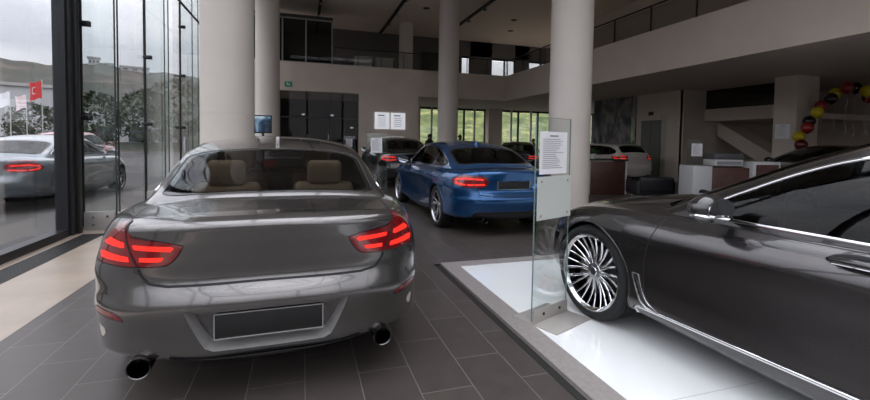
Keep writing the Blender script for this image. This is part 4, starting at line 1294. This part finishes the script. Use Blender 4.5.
def grassm(nt, b):
    N = nt.nodes; L = nt.links; tc = N.new('ShaderNodeTexCoord'); mp = N.new('ShaderNodeMapping'); mp.inputs['Scale'].default_value = (.5,.5,2.2)
    n = N.new('ShaderNodeTexNoise'); n.inputs['Scale'].default_value = 1.1; n.inputs['Detail'].default_value = 10; n.inputs['Roughness'].default_value = .8
    L.new(tc.outputs['Object'], mp.inputs['Vector']); L.new(mp.outputs['Vector'], n.inputs['Vector']); r = N.new('ShaderNodeValToRGB'); e = r.color_ramp.elements
    e[0].position = .36; e[0].color = (.015,.03,.008,1); e[1].position = .64; e[1].color = (.30,.28,.10,1); k = e.new(.48); k.color = (.07,.10,.02,1); k = e.new(.56); k.color = (.16,.17,.05,1)
    L.new(n.outputs['Fac'], r.inputs['Fac']); L.new(r.outputs['Color'], b.inputs['Base Color']); b.inputs['Roughness'].default_value = .9
grass_m = ramp_mat('green_slope', grassm)
V = []; F = []; rnd = random.Random(5)
for i in range(61):
    for j in range(21):
        x = -25+i*1.5; y = 31+j*.9; z = (j/20)*9.0 + .5*math.sin(x*.4+j*.6)*(j/20) + rnd.uniform(-.12,.12) + (.25 if j % 4 < 2 else 0)
        V.append((x+26, y, max(z,-.1)))
for i in range(60):
    for j in range(20): F.append((i*21+j, (i+1)*21+j, (i+1)*21+j+1, i*21+j+1))
link_mesh('hillside', V, F, grass_m)['kind'] = 'structure'
# white buildings and flags
def building(label, loc, size, rz, win=0, rows=2):
    t = thing('building', label, 'building', loc, rz); MB().span((0,0,0),size).build('walls', mat('pale_render', (.40,.40,.41), .8, noise=(.5,.05)), t); MB().span((-.2,-.2,size[2]),(size[0]+.2,size[1]+.2,size[2]+.3)).build('roof', mat('roof_grey', (.35,.34,.33), .8), t)
    for k in range(win):
        for r in range(rows):
            x = size[0]*(k+.5)/win; z = size[2]*(r+.45)/rows; o = MB().box((x,-.03,z),(size[0]/win*.5,.08,size[2]/rows*.4)).build('window', mat('far_window', (.05,.06,.07), .2), t)
    return t
hl_ = building('long white hall beyond the glass wall, behind the flags', (-31.5,50,-.06), (10,8,6.2), R(22), 0)
MB().lathe([(.55,0),(.75,0),(.75,.06),(.55,.06),(.55,0)], 28, 'Y', (8.3,-.1,3.6)).build('round_emblem', mat('emblem_grey', (.10,.10,.11), .5), hl_, smooth=True)
building('low white building far outside right of the dark window post', (-20.8,52,-.06), (8,6,3.6), R(18), 3, 1)
for i, (x, y, z) in enumerate(((-43.6,109.5,15.4),(-40.9,110.5,15.4),(-38.4,111.4,15.4))):
    building(['pale block of flats on the ridge, leftmost','pale block of flats on the ridge, middle one','low pale block on the ridge, rightmost'][i], (x,y,z), ((1.9,2,2.7),(1.5,2,1.7),(5.2,2,1.5))[i], R(20), 3, 2)
fg = [('white flag on a pole outside, leftmost of the three flags',(.85,.85,.88),(-16,30.69),3.75),('white and pink flag on a pole outside, middle of the three',(.80,.66,.68),(-16,32.2),3.72),('red flag with white crescent on a pole outside',(.55,.01,.015),(-16,33.85),4.75)]
for lab, c, (x, y), top in fg:
    t = thing('flag', lab, 'flag', (x,y,-.06)); MB().bar((0,0,0),(0,0,top+.25),.03,8).build('pole', mat('pole_grey', (.5,.5,.5), .4, .5), t)
    V = []; F = []; n = 16; w = 1.6 if top > 4 else 1.3; h = 1.1 if top > 4 else .8
    for i in range(n+1):
        for j in range(7):
            u = i/n; V.append((.12*math.sin(u*7+j*.3)*u, -u*w*.92, top+.1-h*j/6-.38*u*u*w/1.8+.05*math.sin(u*9)))
    for i in range(n):
        for j in range(6): F.append((i*7+j, (i+1)*7+j, (i+1)*7+j+1, i*7+j+1))
    cl = link_mesh('cloth', V, F, mat('flag_%d' % int(top*100), c, .8), t)
    if top > 4:
        cr = MB(); k = 18; o_ = [(.24*math.cos(a), .24*math.sin(a)) for a in np.linspace(R(40), R(320), k)]; i_ = [(.06+.19*math.cos(a), .19*math.sin(a)) for a in np.linspace(R(310), R(50), k)]
        for dx in (.2,):
            def P3(p): u = (.85-p[0])/w; return (.12*math.sin(u*7+.9)*u+dx*.12, -u*w*.92, top+.1-h*.5-.38*u*u*w/1.8+p[1])
            pl = [P3(p) for p in o_+i_]
            for q in range(k-1): cr.add([pl[q], pl[q+1], pl[2*k-2-q], pl[2*k-1-q]], [(0,1,2,3)])
        cr.build('crescent', wl, cl)
def tree(label, loc, h, r, m, seed):
    t = thing('tree', label, 'tree', loc); MB().bar((0,0,0),(0,0,h*.5),r*.08,8).build('trunk', mat('bark', (.06,.045,.03), .9), t)
    b = MB(); rnd = random.Random(seed)
    for k in range(1100):
        a = rnd.uniform(0,2*PI); e = rnd.uniform(-1,1); rr = r*rnd.uniform(.55,1)*math.sqrt(1-e*e); c = Vector((rr*math.cos(a), rr*math.sin(a), h*.6+e*h*.4)); s_ = r*.105*rnd.uniform(.6,1.3)
        d = [Vector((rnd.uniform(-1,1), rnd.uniform(-1,1), rnd.uniform(-1,1)))*s_ for _ in range(3)]; b.add([c+d[0], c+d[1], c+d[2]], [(0,1,2)])
    b.build('foliage', m, t)['kind'] = 'stuff'
fol = mat('tree_foliage', (.024,.034,.014), .9, noise=(3,.4))
k = 0
for lab, x, y, h, r in (('bushy dark tree outside, left of the flags',-18.5,31.0,2.6,.9),('dark tree outside behind the middle flag',-18.5,36.4,2.3,.9),('large green tree outside seen behind the second glass fin',-14,36,4.4,2.2),('broad tree outside just left of the thick column',-12,50,7.4,3.4),('green tree outside between the third and fourth glass fins',-13.0,43,5.4,2.4),('low tree outside near the low white building',-21,43,4.0,1.8)):
    k += 1; tree(lab, (x,y,-.06), h, r, fol, k)
# ------------------------------------------------------------------ people far back
def person(label, loc, rz, cloth, h=1.72):
    t = thing('person', label, 'person', loc, rz)
    J = [(0,0,.94),(0,0,1.18),(0,0,1.40),(0,0,1.50),(0,.0,1.60),(0,0,1.68)]; E = [(0,1),(1,2),(2,3),(3,4),(4,5)]; RR = [.145,.135,.13,.055,.09,.075]
    for s in (-1,1):
        b0 = len(J); J += [(s*.10,0,.90),(s*.11,.01,.50),(s*.11,-.02,.10),(s*.115,.12,.045)]; RR += [.10,.065,.045,.04]; E += [(0,b0),(b0,b0+1),(b0+1,b0+2),(b0+2,b0+3)]
        b0 = len(J); J += [(s*.19,0,1.40),(s*.235,-.02,1.12),(s*.23,.07,.88),(s*.225,.10,.80)]; RR += [.06,.045,.033,.03]; E += [(2,b0),(b0,b0+1),(b0+1,b0+2),(b0+2,b0+3)]
        for q in range(5):
            b1 = len(J); dx = (q-2)*.018; J += [(s*.225+dx*.6,.10+dx*.6,.755),(s*.225+dx*.6,.115+dx*.7,.755-(.05 if q != 4 else .02))]; RR += [.010,.008]; E += [(b0+3,b1),(b1,b1+1)]
    me = bpy.data.meshes.new('body'); me.from_pydata(J, E, []); o = bpy.data.objects.new('body', me); COL.objects.link(o); o.parent = t
    sk = o.modifiers.new('skin','SKIN'); 
    for v, r in zip(me.skin_vertices[0].data, RR): v.radius = (r, r*.85)
    me.skin_vertices[0].data[0].use_root = True
    sd = o.modifiers.new('sub','SUBSURF'); sd.levels = 1; sd.render_levels = 1; me.materials.append(cloth)
    f = MB(); f.ball((0,.012,1.61), .098, 16, 12, (.85,.95,1.18)); f.ball((0,.11,1.60),.016,8,6); f.build('face', mat('skin', (.35,.20,.14), .6), t, smooth=True)
    hh = MB(); hh.ball((0,-.012,1.645), .104, 16, 12, (.9,1.0,.98)); hh.V = [(v[0], min(v[1], .06), max(v[2], 1.60)) for v in hh.V]; hh.build('hair', mat('dark_hair', (.012,.009,.007), .6), t, smooth=True)
    t.scale = (h/1.75,)*3
person('person in dark clothes standing far back just left of the tall column', (5.55,18.6,0), R(20), mat('dark_cloth', (.02,.02,.025), .8))
person('person in dark clothes standing far back, right of the tall column', (7.15,18.9,0), R(-60), mat('dark_cloth', (.02,.02,.025), .8))
person('person in dark clothes far back by the window pier', (10.9,18.6,0), R(120), mat('dark_cloth2', (.03,.025,.02), .8), 1.6)
# ------------------------------------------------------------------ cars
M0 = base_mats()
MG = dict(M0); MG['seat'] = mat('beige_leather', (.85,.60,.38), .5)
sp = dict(SPEC6); sp['paint'] = mat('grey_paint', (.155,.146,.140), .23, .85, coat=1, noise=(3,.01)); sp['mats'] = MG; sp['dots'] = [(.865,.405,.034,mat('pale_sticker', (.5,.47,.42), .6),'round_sticker'),(.45,.565,.009,M0['black'],'parking_sensor'),(.80,.60,.009,M0['black'],'parking_sensor')]; sp['recess_mat'] = mat('lit_ledge_grey', (.40,.39,.38), .3, .5)  # reflected light on the recess edge put into a paler grey
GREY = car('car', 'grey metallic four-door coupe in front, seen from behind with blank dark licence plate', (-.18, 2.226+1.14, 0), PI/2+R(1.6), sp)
sp7 = dict(SPEC7); sp7['paint'] = mat('anthracite_paint', (.056,.052,.052), .25, .8, coat=1); M7 = dict(M0); M7['rim'] = mat('rim_chrome', (.75,.75,.77), .10, 1); sp7['mats'] = M7
H7 = R(94.7)
def side7(root, sp, body, fx, fz):
    # lower sill in the body colour, chrome strip above it, and the bright vent blade behind the wheel
    gl = lambda V, A: np.where((np.abs(V[:,1]) > .6) & (V[:,0] > .45) & (V[:,0] < 2.78), V[:,2]-.262, .1)
    sill, rest, ch = split(body, gl)
    sweep([c for c in ch if len(c[0]) > 8], .020, .007, 'sill_trim', sp['mats']['chrome'], root)
    for s in (1, -1): sill.side(s).obj('sill', sp['paint'], root)
    return rest
def blade(root, body, poly, m, name, off=.010, dark=None):
    # raised blade lying on the flank
    for s in (1, -1):
        P = smooth_poly(poly, 6); ys = []
        sel = body.V[body.V[:,1]*s > .5]
        for x, z in P:
            d = (sel[:,0]-x)**2+(sel[:,2]-z)**2; k = np.argsort(d)[:4]; wgt = 1/(d[k]+1e-5); ys.append(float((sel[k,1]*wgt).sum()/wgt.sum()))
        n = len(P); ym = np.array(ys); ym = (np.roll(ym,1)+ym+np.roll(ym,-1))/3
        V = [(p[0], y, p[1]) for p, y in zip(P, ym)] + [(p[0], y+s*off, p[1]) for p, y in zip(P, ym)]
        F = [tuple(range(n, 2*n))] + [(k, (k+1)%n, n+(k+1)%n, n+k) for k in range(n)]
        mb = MB(); mb.add(V, F); mb.build(name, m, root, bevel=.002)
sp7['side_fn'] = side7; sp7['mirror_mat'] = mat('dark_mirror_shell', (.02,.019,.019), .18, coat=1)
DARK = car('car', 'large dark grey saloon standing on the white platform', (3.27,-.422,.03), H7, sp7)
B7 = sp7['_full']
blade(DARK, B7, [(2.745,.478,'c'),(2.798,.480,'c'),(2.735,.31),(2.67,.262,'c'),(2.58,.262,'c'),(2.69,.33)], M0['chrome'], 'vent_trim', .008)
blade(DARK, B7, [(2.765,.455,'c'),(2.782,.455,'c'),(2.720,.315),(2.675,.282,'c'),(2.65,.282,'c'),(2.705,.33)], M0['gloss'], 'side_vent', .0105)
def handle7(x, z):
    y = .885
    for s in (1, -1):
        sel = B7.V[(B7.V[:,1]*s > .5)]
        d = (sel[:,0]-x)**2+(sel[:,2]-z)**2; y = abs(float(sel[np.argmin(d),1]))
        cup = MB(); cup.ball((x-.0, s*(y-.008), z), .10, 24, 10, (1.55,.12,.42)); c_ = cup.build('handle_recess', M0['black'], DARK, smooth=True)
        h = MB(); h.tube([(x-.145,s*(y+.0),z),(x-.12,s*(y+.022),z+.004),(x-.04,s*(y+.034),z+.008),(x+.05,s*(y+.034),z+.008),(x+.12,s*(y+.020),z+.004),(x+.15,s*(y+.0),z)], [.010,.015,.019,.019,.015,.010], 10)
        o = h.build('door_handle', sp7['paint'], DARK, smooth=True); t_ = MB(); t_.tube([(x-.12,s*(y+.034),z-.010),(x,s*(y+.050),z-.006),(x+.12,s*(y+.034),z-.010)],.003,6); t_.build('handle_trim', M0['chrome'], o, smooth=True)
handle7(1.62, .835); handle7(.55, .85)
spb = dict(SPECB); spb['paint'] = mat('blue_paint', (.012,.085,.235), .24, .75, coat=1); spb['mats'] = M0
BLUE = car('car', 'metallic blue four-door coupe seen from its left rear', (2.93,6.45,0), PI/2, spb)
# distant cars
def far(label, loc, h, paint, mats=M0, **k):
    s = dict(SPECB); s.update(res=4, wn=28, detail=0, spokes='five'); s.pop('refl', None); s.update(k); s['paint'] = paint; s['mats'] = mats
    return car('car', label, loc, h, s)
blackp = mat('black_paint', (.008,.008,.009), .2, .3, coat=1); silv = mat('silver_paint', (.35,.36,.38), .28, .8, coat=1); whitep = mat('white_paint', (.55,.50,.46), .3, coat=1)
redp = mat('red_paint', (.30,.01,.012), .3, coat=1)
far('black car in front of the blue car, one red tail light showing', (3.0,12.7,0), PI/2, blackp, RO=.98, WB=2.92, FO=.92, W=1.83, H=1.508, R=.34)
HAT = dict(RO=.80, WB=2.69, FO=.80, W=1.765, H=1.42, R=.32, GH=GH_HATCH, cab0=-.55, rearwin=(1.25,2.85,.9), DECK=[(-1.2,.955),(-1.03,.965),(-.9,.93),(0,.95),(1.2,.98),(2.3,1.0),(2.7,.985),(3.1,.935),(3.5,.86),(3.75,.775),(3.95,.70)],
  dlo=[(-.62,1.06),(-.45,1.16),(0,1.25),(.8,1.285),(1.5,1.275),(1.85,1.215),(2.30,1.02),(2.36,.965),(2.2,.95),(1.2,.952),(.2,.965),(-.45,1.0)], pillars=(.35,1.35))
HAT['tail'] = dict(poly=[(a_, z_+.10)+tuple(r_) for a_, z_, *r_ in SPECB['tail']['poly']], bars=[[(a_, z_+.10) for a_, z_ in b_] for b_ in SPECB['tail']['bars']])
far('white hatchback far right beneath the large picture', (11.2,12.8,0), PI/2, whitep, **HAT)
far('silver car ahead of the grey coupe, seen only through its windows', (-.15,11.4,0), PI/2, silv, H=1.40)
far('dark car far back right of the blue car roof', (8.3,15.4,0), R(60), blackp, H=1.43)
far('black car under the balloon arch behind the desks', (13.5,6.6,0), R(168), blackp, H=1.44)
SUV = dict(RO=1.0, WB=2.933, FO=.97, W=1.989, H=1.70, R=.38, rim=.27, zl=1.2, GH=GH_SUVC, cab0=-.5, DECK=HAT['DECK'], arch=.06)
far('silver grey car parked outside the left window, its tail light showing', (-5.45,10.4,-.06), PI/2, mat('bluegrey_paint', (.13,.15,.165), .3, .6, coat=1), H=1.44)
far('dark silver car parked outside behind the glass fins', (-7.7,15.6,-.06), PI/2, mat('darksilver_paint', (.16,.17,.18), .3, .8, coat=1), H=1.45)
far('red off-roader parked outside beyond the silver cars', (-9.3,20.5,-.06), PI/2, redp, **dict(SUV, H=1.62, zl=1.1))
# ------------------------------------------------------------------ light, sky, camera
w = bpy.data.worlds.new('sky'); bpy.context.scene.world = w; w.use_nodes = True; nt = w.node_tree; bg = nt.nodes['Background']
tc = nt.nodes.new('ShaderNodeTexCoord'); n = nt.nodes.new('ShaderNodeTexNoise'); n.inputs['Scale'].default_value = 3.5; n.inputs['Detail'].default_value = 7
mp = nt.nodes.new('ShaderNodeMapping'); mp.inputs['Scale'].default_value = (1,1,2.5)
nt.links.new(tc.outputs['Generated'], mp.inputs['Vector']); nt.links.new(mp.outputs['Vector'], n.inputs['Vector'])
r = nt.nodes.new('ShaderNodeValToRGB'); e = r.color_ramp.elements; e[0].position = .35; e[0].color = (.64,.67,.76,1); e[1].position = .60; e[1].color = (.93,.93,1.0,1)
nt.links.new(n.outputs['Fac'], r.inputs['Fac']); nt.links.new(r.outputs['Color'], bg.inputs['Color']); bg.inputs['Strength'].default_value = 1.0
sx = nt.nodes.new('ShaderNodeSeparateXYZ'); nt.links.new(tc.outputs['Generated'], sx.inputs[0])
mr = nt.nodes.new('ShaderNodeMapRange'); mr.inputs['From Min'].default_value = .15; mr.inputs['From Max'].default_value = 1.0; mr.inputs['To Min'].default_value = 1.0; mr.inputs['To Max'].default_value = 4.2
nt.links.new(sx.outputs['Z'], mr.inputs['Value']); nt.links.new(mr.outputs['Result'], bg.inputs['Strength'])
sc = bpy.context.scene
sc.view_settings.view_transform = 'Standard'; sc.view_settings.look = 'None'; sc.view_settings.gamma = 1; sc.view_settings.exposure = .30
cam = bpy.data.objects.new('camera', bpy.data.cameras.new('camera')); COL.objects.link(cam)
cam.data.sensor_width = 36; cam.data.lens = 425/870*36; cam.data.shift_y = -41/870; cam.data.clip_end = 1000
cam.matrix_world = Matrix.Translation((0,0,1.36)) @ Matrix.Rotation(R(-17.4),4,'Z') @ Matrix.Rotation(R(90-2.34),4,'X') @ Matrix.Rotation(R(.92),4,'Z')
sc.camera = cam
